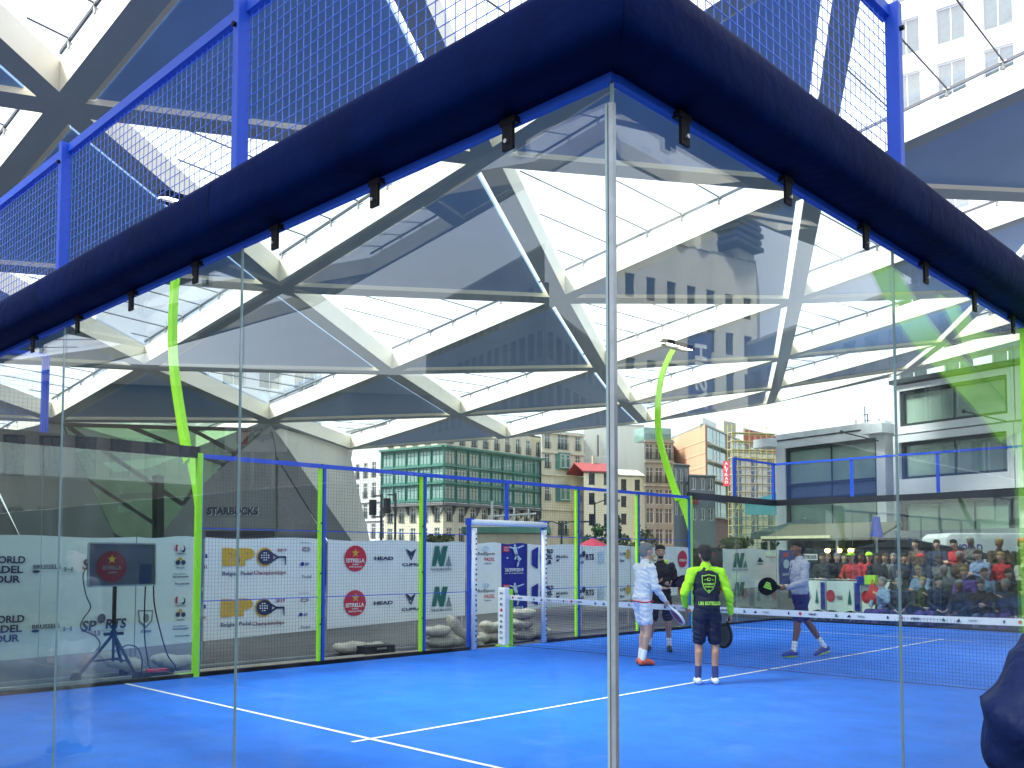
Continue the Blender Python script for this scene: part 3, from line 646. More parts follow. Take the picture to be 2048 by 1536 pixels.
for v in (1075, 1152):
    bpoly(b, [(1005, v+17), (1018, v+17), (1018, v+29), (1005, v+29)], m_red); btext(b, 'INFO', 1007, 1016, v+19, v+22, m_pale, e=.01); btext(b, 'TICKETS', 1007, 1016, v+24, v+27, m_pale, e=.01)
    def limb(p, q, w0, w1):
        dx, dy = q[0]-p[0], q[1]-p[1]; l_ = math.hypot(dx, dy); nx, ny = -dy/l_, dx/l_
        bpoly(b, [(p[0]+nx*w0, v+p[1]+ny*w0), (q[0]+nx*w1, v+q[1]+ny*w1), (q[0]-nx*w1, v+q[1]-ny*w1), (p[0]-nx*w0, v+p[1]-ny*w0)], m_pale, e=.007)
    bell(b, 1029, v+16, 2, 2.6, m_pale); limb((1028, 19), (1032, 34), 4, 3); limb((1034, 21), (1047, 16), 1.6, 1.0); limb((1025, 21), (1018, 19), 1.6, 1); limb((1031, 34), (1039, 42), 2.2, 1.5); limb((1033, 33), (1029, 44), 2.2, 1.5); limb((1039, 42), (1036, 50), 1.5, 1)
    bell(b, 1038, v+43, 4, 2.4, m_pale); bell(b, 1014, v+41, 2, 1.5, m_pale); limb((1036, 50), (1034, 58), 2, 1.2)
    btext(b, '26/29/9/2019', 1009, 1046, v+61, v+68, m_white, bold=.02); btext(b, 'parc du cinquantenaire', 1009, 1046, v+70, v+73, m_white)
b.done()
t, b = banner(1056, 1165, 'white banner with a navy door shaped emblem and tour lettering, right of the doorway')
for v in (1093, 1166):
    bpoly(b, [(1063, v+8), (1076, v), (1075, v+45), (1063, v+37)], m_pblue)
    for k, s in enumerate(('WORLD', 'PADEL', 'TOUR')): btext(b, s, 1080, 1106-k*1.5, v+5+k*11, v+14+k*11, m_navy, bold=.04)
    btext(b, 'BRUSSELS', 1112, 1135, v+18, v+23, m_navy); bpoly(b, [(1112, v+26), (1119, v+25), (1116, v+30), (1113, v+30)], m_navy)
b.done()
t, b = banner(1166, 1262, 'white banner with club sports lettering behind the corner glass edge')
for v in (1100, 1171):
    btext(b, 'P', 1156, 1163, v+8, v+20, m_navy, bold=.03); btext(b, 'RTS', 1171, 1187, v+8, v+20, m_navy, bold=.03, slant=.1); bell(b, 1167, v+8, 3.4, 6.5, m_navy, rot=-.3); btext(b, 'ULB', 1159, 1167, v+21, v+27, m_navy)
    bpoly(b, [(1196, v+3), (1207, v+3), (1207, v+26), (1196, v+26)], m_pale); btext(b, 'U9', 1240, 1250, v+5, v+11, m_navy); btext(b, 'be', 1240, 1248, v+18, v+24, m_navy); bell(b, 1256, v+8, 4, 10, m_gold)
b.done()
t, b = banner(1263, 1378, 'white banner with a dark red oval behind the two talking players')
for v in (1118, 1180): bell(b, 1365, v, 9, 17, m_red); btext(b, 'ESTRELLA', 1358, 1372, v, v+5, m_white, e=.011); btext(b, 'BPC', 1290, 1312, v-8, v+5, m_gold, bold=.04)
b.done()
t, b = banner(1379, 1446, 'black banner sheet behind the head of the player in the lime sleeved jacket', m_black); b.done()
t, b = banner(1447, 1559, 'white banner with green double stroke emblem in front of the scaffolding')
for v in (1106, 1164): nlogo(b, 1466, v, .72); btext(b, 'NAGELMACKERS', 1464, 1496, v+32, v+35, m_gprint); bpoly(b, [(1514, v+18), (1519, v+8), (1527, v+18)], m_navy); btext(b, 'adidas', 1514, 1526, v+20, v+23, m_navy); btext(b, 'RedSport', 1532, 1553, v+6, v+11, m_red, bold=0)
b.done()
t, b = banner(1560, 1600, 'dark blue poster banner directly behind the head of the grey jacketed player', m_pblue)
bpoly(b, [(1566, 1105), (1576, 1105), (1576, 1114), (1566, 1114)], m_red); bell(b, 1572, 1128, 6, 9, m_pale); btext(b, '26/29/9/2019', 1564, 1588, 1146, 1151, m_white); b.done()

# ================================================================== CAFE PAVILION carrying the canopy
n13, n23, n34 = node(1, 3), node(2, 3), node(3, 4)
def pavilion():
    dA = (n23-n13); dA.z = 0; dA.normalize(); nA = V((dA.y, -dA.x, 0))          # facade plane, normal towards the court
    dB = (n34-n23); dB.z = 0; dB.normalize(); nB = V((dB.y, -dB.x, 0))
    A = lambda u_, v_, o=0.: on(u_, v_, n23+nA*o, nA)
    B = lambda u_, v_, o=0.: on(u_, v_, n23+nB*o, nB)
    base = V((n23.x, n23.y, 0)); t = thing('cafe_pavilion', 'grey and white angular cafe building whose leaning legs carry the canopy at the left', 'building', base)
    pm = M('shaded metal cladding', (.17, .185, .19), .6, var=.10, scale=.5, bump=.1, bscale=2)  # cladding of the shadowed faces, with the shade in its colour
    pc = M('lit metal cladding', (.56, .56, .50), .6, var=.06, scale=.4)  # lit face of the same leg, with the light in its colour
    steel = M('black facade steel', (.012, .014, .016), .5, var=0); gl = glassmat('cafe glass', (.55, .72, .55), 1., 1.5)
    G = 1178
    def pr(pts, nn, th, name, m): return MB().prism([p-base for p in pts], nn*-th).build(name, m, t)
    pr([A(541, 851), A(551, 905), A(551, G), A(232, G), A(402, 972)], nA, .8, 'leg_wall', pm)
    pr([A(541, 851, .02), A(562, 876, .02), A(770, G, .02), A(718, G, .02), A(553, 912, .02), A(551, 890, .02)], nA, .5, 'leg_edge', pm)
    pr([A(556, 918, -.3), A(712, G, -.3), A(556, G, -.3)], nA, .1, 'dark_glazing', m_fglass)
    pr([A(93, 846), A(124, 850), A(278, G), A(56, G), A(40, 1072), A(-50, 880)], nA, .8, 'leg_wall', pm)
    pr([A(-420, 880, -.5), A(-60, 880, -.5), A(38, 1072, -.5), A(50, G, -.5), A(-420, G, -.5)], nA, .2, 'side_wall', pm)
    pr([B(550, 862, -.02), B(562, 857, -.02), B(640, 878, -.02), B(706, 897, -.02), B(702, 918, -.02), B(762, G, -.02), B(745, G, -.02)], nB, .6, 'leg_wall', pc)
    q = MB(); 
    for c in ((628, 864), (666, 876)):
        P = B(c[0], c[1], .02)-base; q.tube([P, P+nB*-.5], .20, 14)
    # recess volume: back wall, ceiling, warm green lit inside
    back = M('cafe interior wall', (.24, .34, .20), .7, var=.35, scale=.35)
    pr([A(60, 840, -7), A(600, 846, -7), A(640, G, -7), A(40, G, -7)], nA, .2, 'back_wall', back)
    fr = MB(); c0, c1 = A(126, 849, -.2), A(522, 859, -.2)
    def br(p0, p1, w_=.22, o=-.15): fr.bar(A(*p0, o)-base, A(*p1, o)-base, w_, w_)
    br((124, 849), (524, 860), .2); br((124, 852), (206, 1074), .22); br((206, 1074), (244, G), .22); br((508, 862), (322, 1085)); br((138, 855), (366, 1009), .24)
    br((256, 852), (450, 930)); br((165, 953), (322, 1056), .2); br((366, 1009), (396, 965), .2); br((204, 1056), (330, 1130), .2); br((322, 1085), (290, G), .2); br((370, 852), (470, 905), .2)
    fr.build('facade_brace', steel, t)
    MB().bar(A(316, 951, -.1)-base, A(316, G, -.1)-base, .6, .4).build('column', steel, t)
    MB().bar(A(240, 993, -.6)-base, A(316, 990, -.6)-base, .3, .3).build('beam', steel, t)
    pr([A(126, 850, -.25), A(521, 860, -.25), A(402, 972, -.25), A(300, G, -.25), A(244, G, -.25)], nA, .03, 'facade_glass', gl)
    sh = M('white shade', (.62, .72, .66), .6, var=.1)
    for pts in (((240, 982), (250, 990), (240, 997)), ((236, 1010), (262, 1022), (236, 1026)), ((250, 1008), (259, 1001), (279, 1020), (266, 1021))): pr([A(*p, -1.5) for p in pts], nA, .1, 'window_shade', sh)
    for pts in (((150, 882), (320, 874), (300, 884), (150, 905)), ((205, 925), (330, 915), (380, 905), (300, 935), (230, 945))): pr([A(*p, -5) for p in pts], nA, .1, 'lit_soffit', sh)
    # sign
    s0, s1 = A(414, 1030, .05), A(516, 1030, .05); zt_ = A(460, 1015, .05).z-s0.z
    b = Board(s0-base, s1-s0, (0, 0, 1), nA, t); b.text('STARBUCKS', 0, (s1-s0).length, 0, zt_, M('black sign letters', (.006, .01, .02), .4, var=0), bold=.045, e=.06); b.text('STARBUCKS', .03, (s1-s0).length+.05, -.03, zt_-.02, m_pale, bold=.045, e=.02); b.done('sign_letters')
    s = MB().prism([A(412, 1062, .0)-base, A(548, 1062, .0)-base, A(548, 1072, .0)-base, A(412, 1072, .0)-base], nA*.4); s.build('shelf', steel, t)
pavilion()

# ================================================================== BUILDINGS
WM = {}
def window(w_, h, style, mf, mg, parent, P, rz, rail=None):
    k = (round(w_, 2), round(h, 2), style, mf.name, mg.name, bool(rail))
    if k not in WM:
        q = MB(); f = .07 if w_ < 2.5 else .09; y0, y1 = -.02, .08
        q.b2((-w_/2, y0, 0), (-w_/2+f, y1, h)); q.b2((w_/2-f, y0, 0), (w_/2, y1, h)); q.b2((-w_/2+f, y0, 0), (w_/2-f, y1, f)); q.b2((-w_/2+f, y0, h-f), (w_/2-f, y1, h))
        if 'v' in style: q.b2((-f/2, y0+.003, f), (f/2, y1, h-f))
        if 't' in style: q.b2((-w_/2+f, y0+.006, h*.72), (w_/2-f, y1, h*.72+f*.8))
        if '3' in style:
            for s in (-1/6, 1/6): q.b2((w_*s-f/2, y0+.003, f), (w_*s+f/2, y1, h-f))
        if 's' in style: q.b2((-w_/2-.08, -.12, -.12), (w_/2+.08, .08, -.003))
        f_ = q.build('window', mf); p = MB().b2((-w_/2+.02, .05, .02), (w_/2-.02, .06, h-.02)).build('pane', mg)
        me = (f_.data, p.data); bpy.data.objects.remove(f_); bpy.data.objects.remove(p)
        if rail:
            q = MB(); q.b2((-w_/2-.12, -.30, 1.0), (w_/2+.12, -.26, 1.05)); q.b2((-w_/2-.12, -.32, .0), (w_/2+.12, 0, .05)); x = -w_/2-.1
            while x < w_/2+.12: q.b2((x, -.29, .05), (x+.03, -.27, 1.0)); x += .13
            r_ = q.build('railing', rail); me = me+(r_.data,); bpy.data.objects.remove(r_)
        WM[k] = me
    me = WM[k]; f_ = bpy.data.objects.new('window', me[0]); link(f_, parent); f_.location = P; f_.rotation_euler = (0, 0, rz)
    link(bpy.data.objects.new('pane', me[1]), f_)
    if len(me) > 2: link(bpy.data.objects.new('railing', me[2]), f_)
    return f_
def facade(t, base, A, B, z0, z1, ops, mw, mf, mg, depth=.22, rail=None):
    """wall from A to B (seen left to right from the court) with real openings; ops = (x, z, w, h, style[, rail])"""
    A = V((A[0], A[1], 0)); B = V((B[0], B[1], 0)); d = (B-A).normalized(); n = V((d.y, -d.x, 0)); Lh = (B-A).length
    xs = sorted({0., Lh} | {round(min(max(o[0]+s*o[2]/2, 0), Lh), 4) for o in ops for s in (-1, 1)}); zs = sorted({z0, z1} | {round(min(max(z, z0), z1), 4) for o in ops for z in (o[1], o[1]+o[3])})
    g = lambda x, z, o=0.: A+d*x+n*o+V((0, 0, z))-base; mb = MB()
    for i in range(len(xs)-1):
        for j in range(len(zs)-1):
            cx, cz_ = (xs[i]+xs[i+1])/2, (zs[j]+zs[j+1])/2
            if any(abs(cx-o[0]) < o[2]/2 and o[1] < cz_ < o[1]+o[3] for o in ops): continue
            mb.face([g(xs[i], zs[j]), g(xs[i+1], zs[j]), g(xs[i+1], zs[j+1]), g(xs[i], zs[j+1])])
    for o in ops:
        x0, x1, a_, b_ = o[0]-o[2]/2, o[0]+o[2]/2, o[1], o[1]+o[3]
        for p, q in (((x0, a_), (x1, a_)), ((x1, a_), (x1, b_)), ((x1, b_), (x0, b_)), ((x0, b_), (x0, a_))): mb.face([g(*p), g(*q), g(*q, -depth), g(*p, -depth)])
    mb.build('wall', mw, t)
    rz = math.atan2(d.y, d.x)
    for o in ops: window(o[2], o[3], o[4], mf, mg, t, g(o[0], o[1], -depth+.1), rz, rail if len(o) > 5 and o[5] else None)
    return g, d, n, Lh
def body(t, base, A, B, z1, depth, m, roofm=None, off=.5):
    A = V((A[0], A[1], 0)); B = V((B[0], B[1], 0)); d = (B-A).normalized(); n = V((d.y, -d.x, 0))
    da, db = (A-V((CAM.x, CAM.y, 0))).normalized(), (B-V((CAM.x, CAM.y, 0))).normalized()
    if da.dot(n) > -.2: da = db = -n
    p = [A-base, B-base, B+db*depth-base, A+da*depth-base]
    q = MB(); h = V((0, 0, z1)); q.face([p[1], p[2], p[2]+h, p[1]+h]); q.face([p[3], p[0], p[0]+h, p[3]+h]); q.face([p[2], p[3], p[3]+h, p[2]+h]); q.build('side_wall', m, t)
    MB().prism([x+h-V((0, 0, .05)) for x in p], (0, 0, .3)).build('roof', roofm or m_spider, t)
def cornice(t, g, L_, z, m, h=.3, o=.3): MB().b2((0, 0, 0), (1, 1, 1)); q = MB(); q.prism([g(-.05, z, .0), g(L_+.05, z, .0), g(L_+.05, z, o), g(-.05, z, o)], (0, 0, h)); q.build('cornice', m, t)
def grid_ops(L_, n, w_, levels, h, style='vts', rail=False, x0=0., x1=None):
    x1 = L_ if x1 is None else x1; st = (x1-x0)/n
    return [(x0+st*(i+.5), z, w_, h, style)+((True,) if rail else ()) for i in range(n) for z in levels]
wf = M('white window frame', (.66, .68, .66), .5, var=.04); df = M('dark window frame', (.03, .045, .05), .5, var=0)
iron = M('wrought iron', (.012, .02, .028), .5, var=0)
def Z(P, v): return zat(P, v)
def gq(u_, D): return gp(u_, D*1.75)
def mk(label, u0_, D0, u1_, D1): 
    A, B = gq(u0_, D0), gq(u1_, D1); return A, B, thing('building', label, 'building', A)
# B1 pale stone apartment block far left
st1 = M('pale stone facade', (.42, .41, .41), .75, var=.12, scale=1.2, streak=True)
A, B, t = mk('pale stone town house with iron balconies between canopy leg and green building', 690, 96, 772, 90)
L_ = (B-A).length; H = Z(A, 858); g, d, n, _ = facade(t, A, A, B, 0, H, grid_ops(L_, 5, 1.25, [1.2, 4.8, 8.4, 12.0, 15.6], 2.5, 'vt', True), st1, wf, m_fglass, rail=iron); body(t, A, A, B, H, 9, st1)
for z in (4.3, 7.8, 11.1, H-.4): cornice(t, g, L_, z, wf, .25, .3)
# B2 green iron and glass corner building
gi = M('green painted iron', (.045, .15, .12), .5, var=.2, scale=1.5, streak=True); gst = M('warm stone', (.50, .46, .36), .8, var=.18, scale=1, streak=True)
K = gq(886, 80); A0 = gq(768, 84); B0 = gq(1082, 91); t = thing('building', 'green iron fronted corner building with bay windows and stone ground floors', 'building', K)
zb = Z(K, 1003); zt_ = Z(K, 898); fl_ = (zt_-zb)/3
for P, Q, nb_ in ((A0, K, 5), (K, B0, 9)):
    L_ = (Q-P).length; st = L_/nb_
    facade(t, K, P, Q, 0, zb-.6, grid_ops(L_, nb_, st*.42, [.8, 3.9, 7.0], 2.1, 'vt', True), gst, wf, m_bglass, rail=iron)
    dd = (Q-P).normalized(); nn = V((dd.y, -dd.x, 0)); P2, Q2 = P+nn*.7, Q+nn*.7
    na, nbv = (K-A0).normalized(), (B0-K).normalized(); na, nbv = V((na.y, -na.x, 0)), V((nbv.y, -nbv.x, 0)); KM = K+(na+nbv)/(1+na.dot(nbv))*.7
    if nb_ == 5: Q2 = KM
    else: P2 = KM
    L_ = (Q2-P2).length; st = L_/nb_
    ops = [(st*(i+.5), zb+fl_*k+.45, st*.82, fl_-.75, '3t') for i in range(nb_) for k in range(3)]
    g, d, n, _ = facade(t, K, P2, Q2, zb-.1, zt_+.3, ops, gi, gi, m_gglass, depth=.15)
    q = MB()
    for i in range(nb_+1): q.box(g(st*i, (zb+zt_)/2, .10), (.16, .16, zt_-zb+.6))
    for k in range(4): q.bar(g(0, zb+fl_*k+.1, .15), g(L_, zb+fl_*k+.1, .15), .35, .22)
    q.build('iron_pilaster', gi, t)
    q = MB(); q.prism([g(-.1, zb-.6, -1.0), g(L_+.1, zb-.6, -1.0), g(L_+.1, zb-.6, .35), g(-.1, zb-.6, .35)], (0, 0, .45))
    for i in range(nb_+1): q.prism([g(st*i-.12, zb-.6, -.7), g(st*i-.12, zb-.6, .2), g(st*i-.12, zb-2.0, -.7)], d*.24)
    q.build('bracket_cornice', M('dark stone', (.12, .12, .12), .8), t)
    # attic floor set back with balconies
    facade(t, K, P, Q, zt_+.3, zt_+4.2, grid_ops(L_, nb_, st*.4, [zt_+1.0], 2.4, 'vt', True), gst, wf, m_bglass, rail=iron)
    MB().bar(g(-.1, zt_+.35, .2), g(L_+.1, zt_+.35, .2), .9, .3).build('cornice', gi, t)
    MB().prism([P-K+V((0, 0, zt_+4.15)), Q-K+V((0, 0, zt_+4.15)), Q-K-nn*8+V((0, 0, zt_+4.15)), P-K-nn*8+V((0, 0, zt_+4.15))], (0, 0, .3)).build('roof', iron, t)
MB().prism([K-K+V((0, 0, 0)), B0-K, B0-K-nn*.1-V((0, 0, 0))+V((-6, 3, 0)), V((-8, 5, 0))], (0, 0, .01)).build('footing', gst, t)
# B3 warm stone house with bow window
A, B, t = mk('warm stone town house with a wide bow window and balcony, right of the green building', 1083, 90, 1168, 93)
L_ = (B-A).length; H = Z(A, 862); lv = [1.0, Z(A, 1070), Z(A, 1000), Z(A, 935), Z(A, 895)]
ops = [(L_*x, z, w_, 2.5, 'vt', True) for x, w_ in ((.14, 1.1), (.86, 1.1)) for z in lv[1:]]+[(L_*.5, z, 2.2, 2.6, '3t', True) for z in lv[1:]]
g, d, n, _ = facade(t, A, A, B, 0, H, ops, gst, wf, m_bglass, rail=iron); body(t, A, A, B, H, 9, gst)
for v in (1020, 950, 905, 866): cornice(t, g, L_, Z(A, v), gst, .3, .35)
for z in lv[2:4]:
    q = MB(); q.b2((0, 0, 0), (.01, .01, .01)); o = MB().prism([g(L_*.32, z-.1, 0), g(L_*.38, z-.1, .7), g(L_*.62, z-.1, .7), g(L_*.68, z-.1, 0)], (0, 0, 2.9)).build('bow_window', gi, t)
    for x0, x1 in ((.39, .49), (.51, .61)): window((x1-x0)*L_, 2.3, 't', wf, m_gglass, t, g(L_*(x0+x1)/2, z+.15, .73), math.atan2(d.y, d.x))
# blank party wall, then the low cream house with a red roof
pl = M('grey render', (.50, .50, .47), .85, var=.08, scale=.8, streak=True)
A, B, t = mk('tall blank pale rendered gable behind the low house with the red roof', 1168, 97, 1290, 98)
H = Z(A, 850); facade(t, A, A, B, 0, H, [], pl, wf, m_bglass); body(t, A, A, B, H, 9, pl)
q = MB(); P = on(1196, 870, A+(B-A).normalized().cross(V((0, 0, 1)))*.3, (B-A).normalized().cross(V((0, 0, 1))))-A; q.tube([P, P-V((0, 0, 4))], .12, 6); q.build('flue_pipe', iron, t)
cr = M('cream render', (.66, .60, .46), .8, var=.08, scale=1, streak=True); rr = M('red roof tiles', (.26, .045, .05), .7, var=.15, scale=3)
A, B, t = mk('low cream house with a bright red tiled roof and dark windows', 1168, 88, 1232, 89)
L_ = (B-A).length; H = Z(A, 944)
g, d, n, _ = facade(t, A, A, B, 0, H, [(L_*x, Z(A, v), 1.1, 1.9, 's') for x in (.25, .72) for v in (968, 1008, 1050)], cr, df, m_fglass); body(t, A, A, B, H-.1, 7, cr)
r_ = MB(); e0, e1 = g(-.3, H, .4), g(L_+.3, H, .4); k0, k1 = g(-.3, H+1.75, -3.5), g(L_+.3, H+1.75, -3.5); r_.prism([e0, e1, k1, k0], (0, 0, .2)); r_.prism([k0, k1, g(L_+.3, H, -7.2), g(-.3, H, -7.2)], (0, 0, .2)); r_.build('tiled_roof', rr, t); MB().b2(g(L_*.5, H+.6, -3), g(L_*.5+.6, H+3.2, -3.5)).build('chimney', gst, t)
A, B, t = mk('low cream house extension with grey roof beside the red roofed house', 1232, 89, 1290, 90)
L_ = (B-A).length; H = Z(A, 951)
g, d, n, _ = facade(t, A, A, B, 0, H, [(L_*x, Z(A, v), 1.0, 1.8, 's') for x in (.28, .75) for v in (979, 1013, 1048)], cr, df, m_fglass); body(t, A, A, B, H-.1, 7, cr)
MB().prism([g(-.1, H, .3), g(L_+.1, H, .3), g(L_+.1, H+1.2, -3), g(-.1, H+1.2, -3)], (0, 0, .15)).build('sloped_roof', pl, t)
# narrow town house with green top balcony
dkst = M('dark town house stone', (.30, .28, .23), .8, var=.2, scale=1, streak=True)
A, B, t = mk('narrow stone town house with large windows and a green roof balcony', 1290, 86, 1349, 87)
L_ = (B-A).length; H = Z(A, 880)
g, d, n, _ = facade(t, A, A, B, 0, H, [(L_*x, Z(A, v), L_*.25, 2.5, 'vt', v < 1000) for x in (.18, .5, .82) for v in (917, 964, 1008, 1046, 1088)], dkst, wf, m_bglass, rail=iron); body(t, A, A, B, H, 9, dkst)
for v in (925, 972, 884): cornice(t, g, L_, Z(A, v), dkst, .25, .35)
MB().prism([g(.2, H, -.4), g(L_-.2, H, -.4), g(L_-.2, H, -4), g(.2, H, -4)], (0, 0, 2.2)).build('roof_room', m_gglass, t)
q = MB(); q.bar(g(0, H+1, .25), g(L_, H+1, .25), .06, .06); x = 0
while x < L_: q.bar(g(x, H, .25), g(x, H+1, .25), .04, .04); x += .3
q.build('roof_railing', gi, t)
# low dark houses
dg_ = M('grey painted brick', (.12, .14, .155), .8, var=.1)
for (ua, ub, v, nw, lb) in ((1348, 1380, 929, 3, 'low dark grey brick house without awning, right of the narrow town house'), (1380, 1432, 951, 3, 'slightly lower dark grey brick house with arched red door')):
    A, B, t = mk(lb, ua, 74, ub, 75); L_ = (B-A).length; H = Z(A, v)
    g, d, n, _ = facade(t, A, A, B, 0, H, [(L_*(i+.5)/nw, Z(A, q), L_/nw*.6, 1.7, 'v') for i in range(nw) for q in ((961, 991, 1030) if v < 940 else (979, 1040))], dg_, wf, m_fglass); body(t, A, A, B, H-.05, 6, dg_); cornice(t, g, L_, H-.15, df, .2, .2)
    if v > 940:
        c = g(L_*.2, Z(A, 1008), .05); MB().prism([c+d*(.55*math.cos(a_))+V((0, 0, 1.1*max(0, math.sin(a_))+0)) for a_ in [math.pi*i/12 for i in range(13)]], n*.15).build('arched_awning', M('dark red awning', (.22, .02, .02), .7), t)
# salmon gable and brick block with green windows
sal = M('salmon render', (.58, .33, .22), .85, var=.08, scale=.5, streak=True); brk_ = M('red brown brick', (.26, .12, .10), .85, var=.15, scale=4)
S0, S1, S2 = gq(1344, 92), gq(1413, 82), gq(1560, 110); t = thing('building', 'salmon gable and brick apartment block with bands of green windows behind the scaffolding', 'building', S1)
H = Z(S1, 850); g, d, n, L_ = facade(t, S1, S0, S1, 0, H, [], sal, wf, m_gglass)
q = MB()
for v in (880, 905, 932, 957): q.bar(g(0, Z(S1, v), .03), g(L_, Z(S1, v), .03), .05, .12)
q.build('render_band', M('pale render band', (.66, .45, .33), .8), t)
L2 = (S2-S1).length; ops = [(L2*(.13+.26*k), Z(S1, v), L2*.22, 2.9, '3v') for k in range(3) for v in (883, 918, 955, 993, 1030)]
g, d, n, _ = facade(t, S1, S1, S2, 0, H, ops, brk_, wf, m_gglass)
q = MB()
for v in (884, 919, 956, 994, 1031): q.prism([g(L2*.02, Z(S1, v)-.25, 0), g(L2*.85, Z(S1, v)-.25, 0), g(L2*.85, Z(S1, v)-.25, .7), g(L2*.02, Z(S1, v)-.25, .7)], (0, 0, .18)); q.bar(g(L2*.02, Z(S1, v)+.6, .7), g(L2*.85, Z(S1, v)+.6, .7), .05, .05)
q.build('balcony_slab', gst, t)
MB().prism([p-S1+V((0, 0, H)) for p in (S0, S1, S2, S2+V((-14, 10, 0)))], (0, 0, .3)).build('roof', m_spider, t)
q = MB()
for i in range(5): c = g(1.5+i*1.6, H+.9, -1); q.box(c, (.9, .9, 1.0))
q.build('roof_unit', wf, t)
MB().box(g(L2*.30, H+1.4, -3), (6, 4, 2.4)).build('roof_house', gst, t)
A, B, t = mk('distant red brick block showing just above the scaffolding', 1490, 125, 1680, 150); facade(t, A, A, B, 0, Z(A, 858), [], M('bright red brick', (.42, .08, .08), .8, var=.2), wf, m_gglass); body(t, A, A, B, Z(A, 858), 8, brk_)
# pale rendered house behind the lower scaffolding
A, B, t = mk('pale house wrapped in scaffolding, left of the white glass building', 1462, 78, 1560, 80); L_ = (B-A).length; H = Z(A, 905)
facade(t, A, A, B, 0, H, grid_ops(L_, 3, 1.4, [Z(A, v) for v in (938, 966, 994, 1022, 1050, 1078)], 2.0, 'vs'), cr, wf, m_bglass); body(t, A, A, B, H, 8, cr)
# scaffolding
A, B = gq(1458, 74), gq(1550, 75); t = thing('scaffolding', 'green and yellow tube scaffolding in front of the pale house', 'scaffolding', A)
L_ = (B-A).length; d = (B-A).normalized(); n = V((d.y, -d.x, 0)); ym = M('yellow scaffold tube', (.45, .38, .12), .5, var=.1); tm = M('teal scaffold netting', (.08, .30, .32), .7, var=.2); H = Z(A, 850)
q = MB(); q2 = MB(); nl = 17
for o in (0, 1.2):
    for i in range(9): x = L_*i/8; q.tube([d*x+n*o, d*x+n*o+V((0, 0, H-.6*abs(math.sin(i*2.1))*3))], .05, 5)
    for k in range(1, nl): z = H*k/nl; (q if k > 6 else q2).tube([n*o+V((0, 0, z)), d*L_+n*o+V((0, 0, z))], .05, 5); (q if k > 6 else q2).tube([n*o+V((0, 0, z+.9)), d*L_+n*o+V((0, 0, z+.9))], .035, 5)
for i in range(8): x = L_*i/8; k = i % 5; q.tube([d*x+n*1.2+V((0, 0, H*(k+2)/nl)), d*(x+L_/8)+n*1.2+V((0, 0, H*(k+4)/nl))], .04, 5); q.tube([d*x+n*1.2+V((0, 0, H*(k+6)/nl)), d*(x+L_/8)+n*1.2+V((0, 0, H*(k+7.5)/nl))], .04, 5)
q.build('upper_tubes', ym, t); q2.build('lower_tubes', M('green scaffold tube', (.10, .25, .22), .5), t)
q = MB()
for k in range(1, nl): z = H*k/nl; q.prism([V((0, 0, z)), d*L_+V((0, 0, z)), d*L_+n*1.2+V((0, 0, z)), n*1.2+V((0, 0, z))], (0, 0, .07))
q.build('deck', gst, t)
MB().prism([d*L_*.25+n*1.25+V((0, 0, Z(A, 1030))), d*L_*.95+n*1.25+V((0, 0, Z(A, 1030))), d*L_*.95+n*1.25+V((0, 0, Z(A, 985))), d*L_*.25+n*1.25+V((0, 0, Z(A, 1005)))], n*.02).build('netting', tm, t)
P, Q = on(1447, 972, gq(1447, 70), fw), on(1459, 972, gq(1459, 70), fw); t = thing('hanging_sign', 'vertical pink red sign with white letters left of the scaffolding', 'sign', P)
Hs = zat(P, 922)-P.z; dd = (Q-P).normalized(); nn = V((dd.y, -dd.x, 0)); w_ = (Q-P).length
MB().prism([V(), dd*w_, dd*w_+V((0, 0, Hs)), V((0, 0, Hs))], -nn*.1).build('sign_board', M('pink red sign', (.80, .05, .10), .5, var=0), t)
b = Board((0, 0, 0), dd, (0, 0, 1), nn, t)
for k, ch in enumerate('ALTRAD'): b.text(ch, w_*.22, w_*.78, Hs*(1-(k+1)*.15), Hs*(1-(k+1)*.15)+Hs*.11, m_white, bold=.03)
b.done()
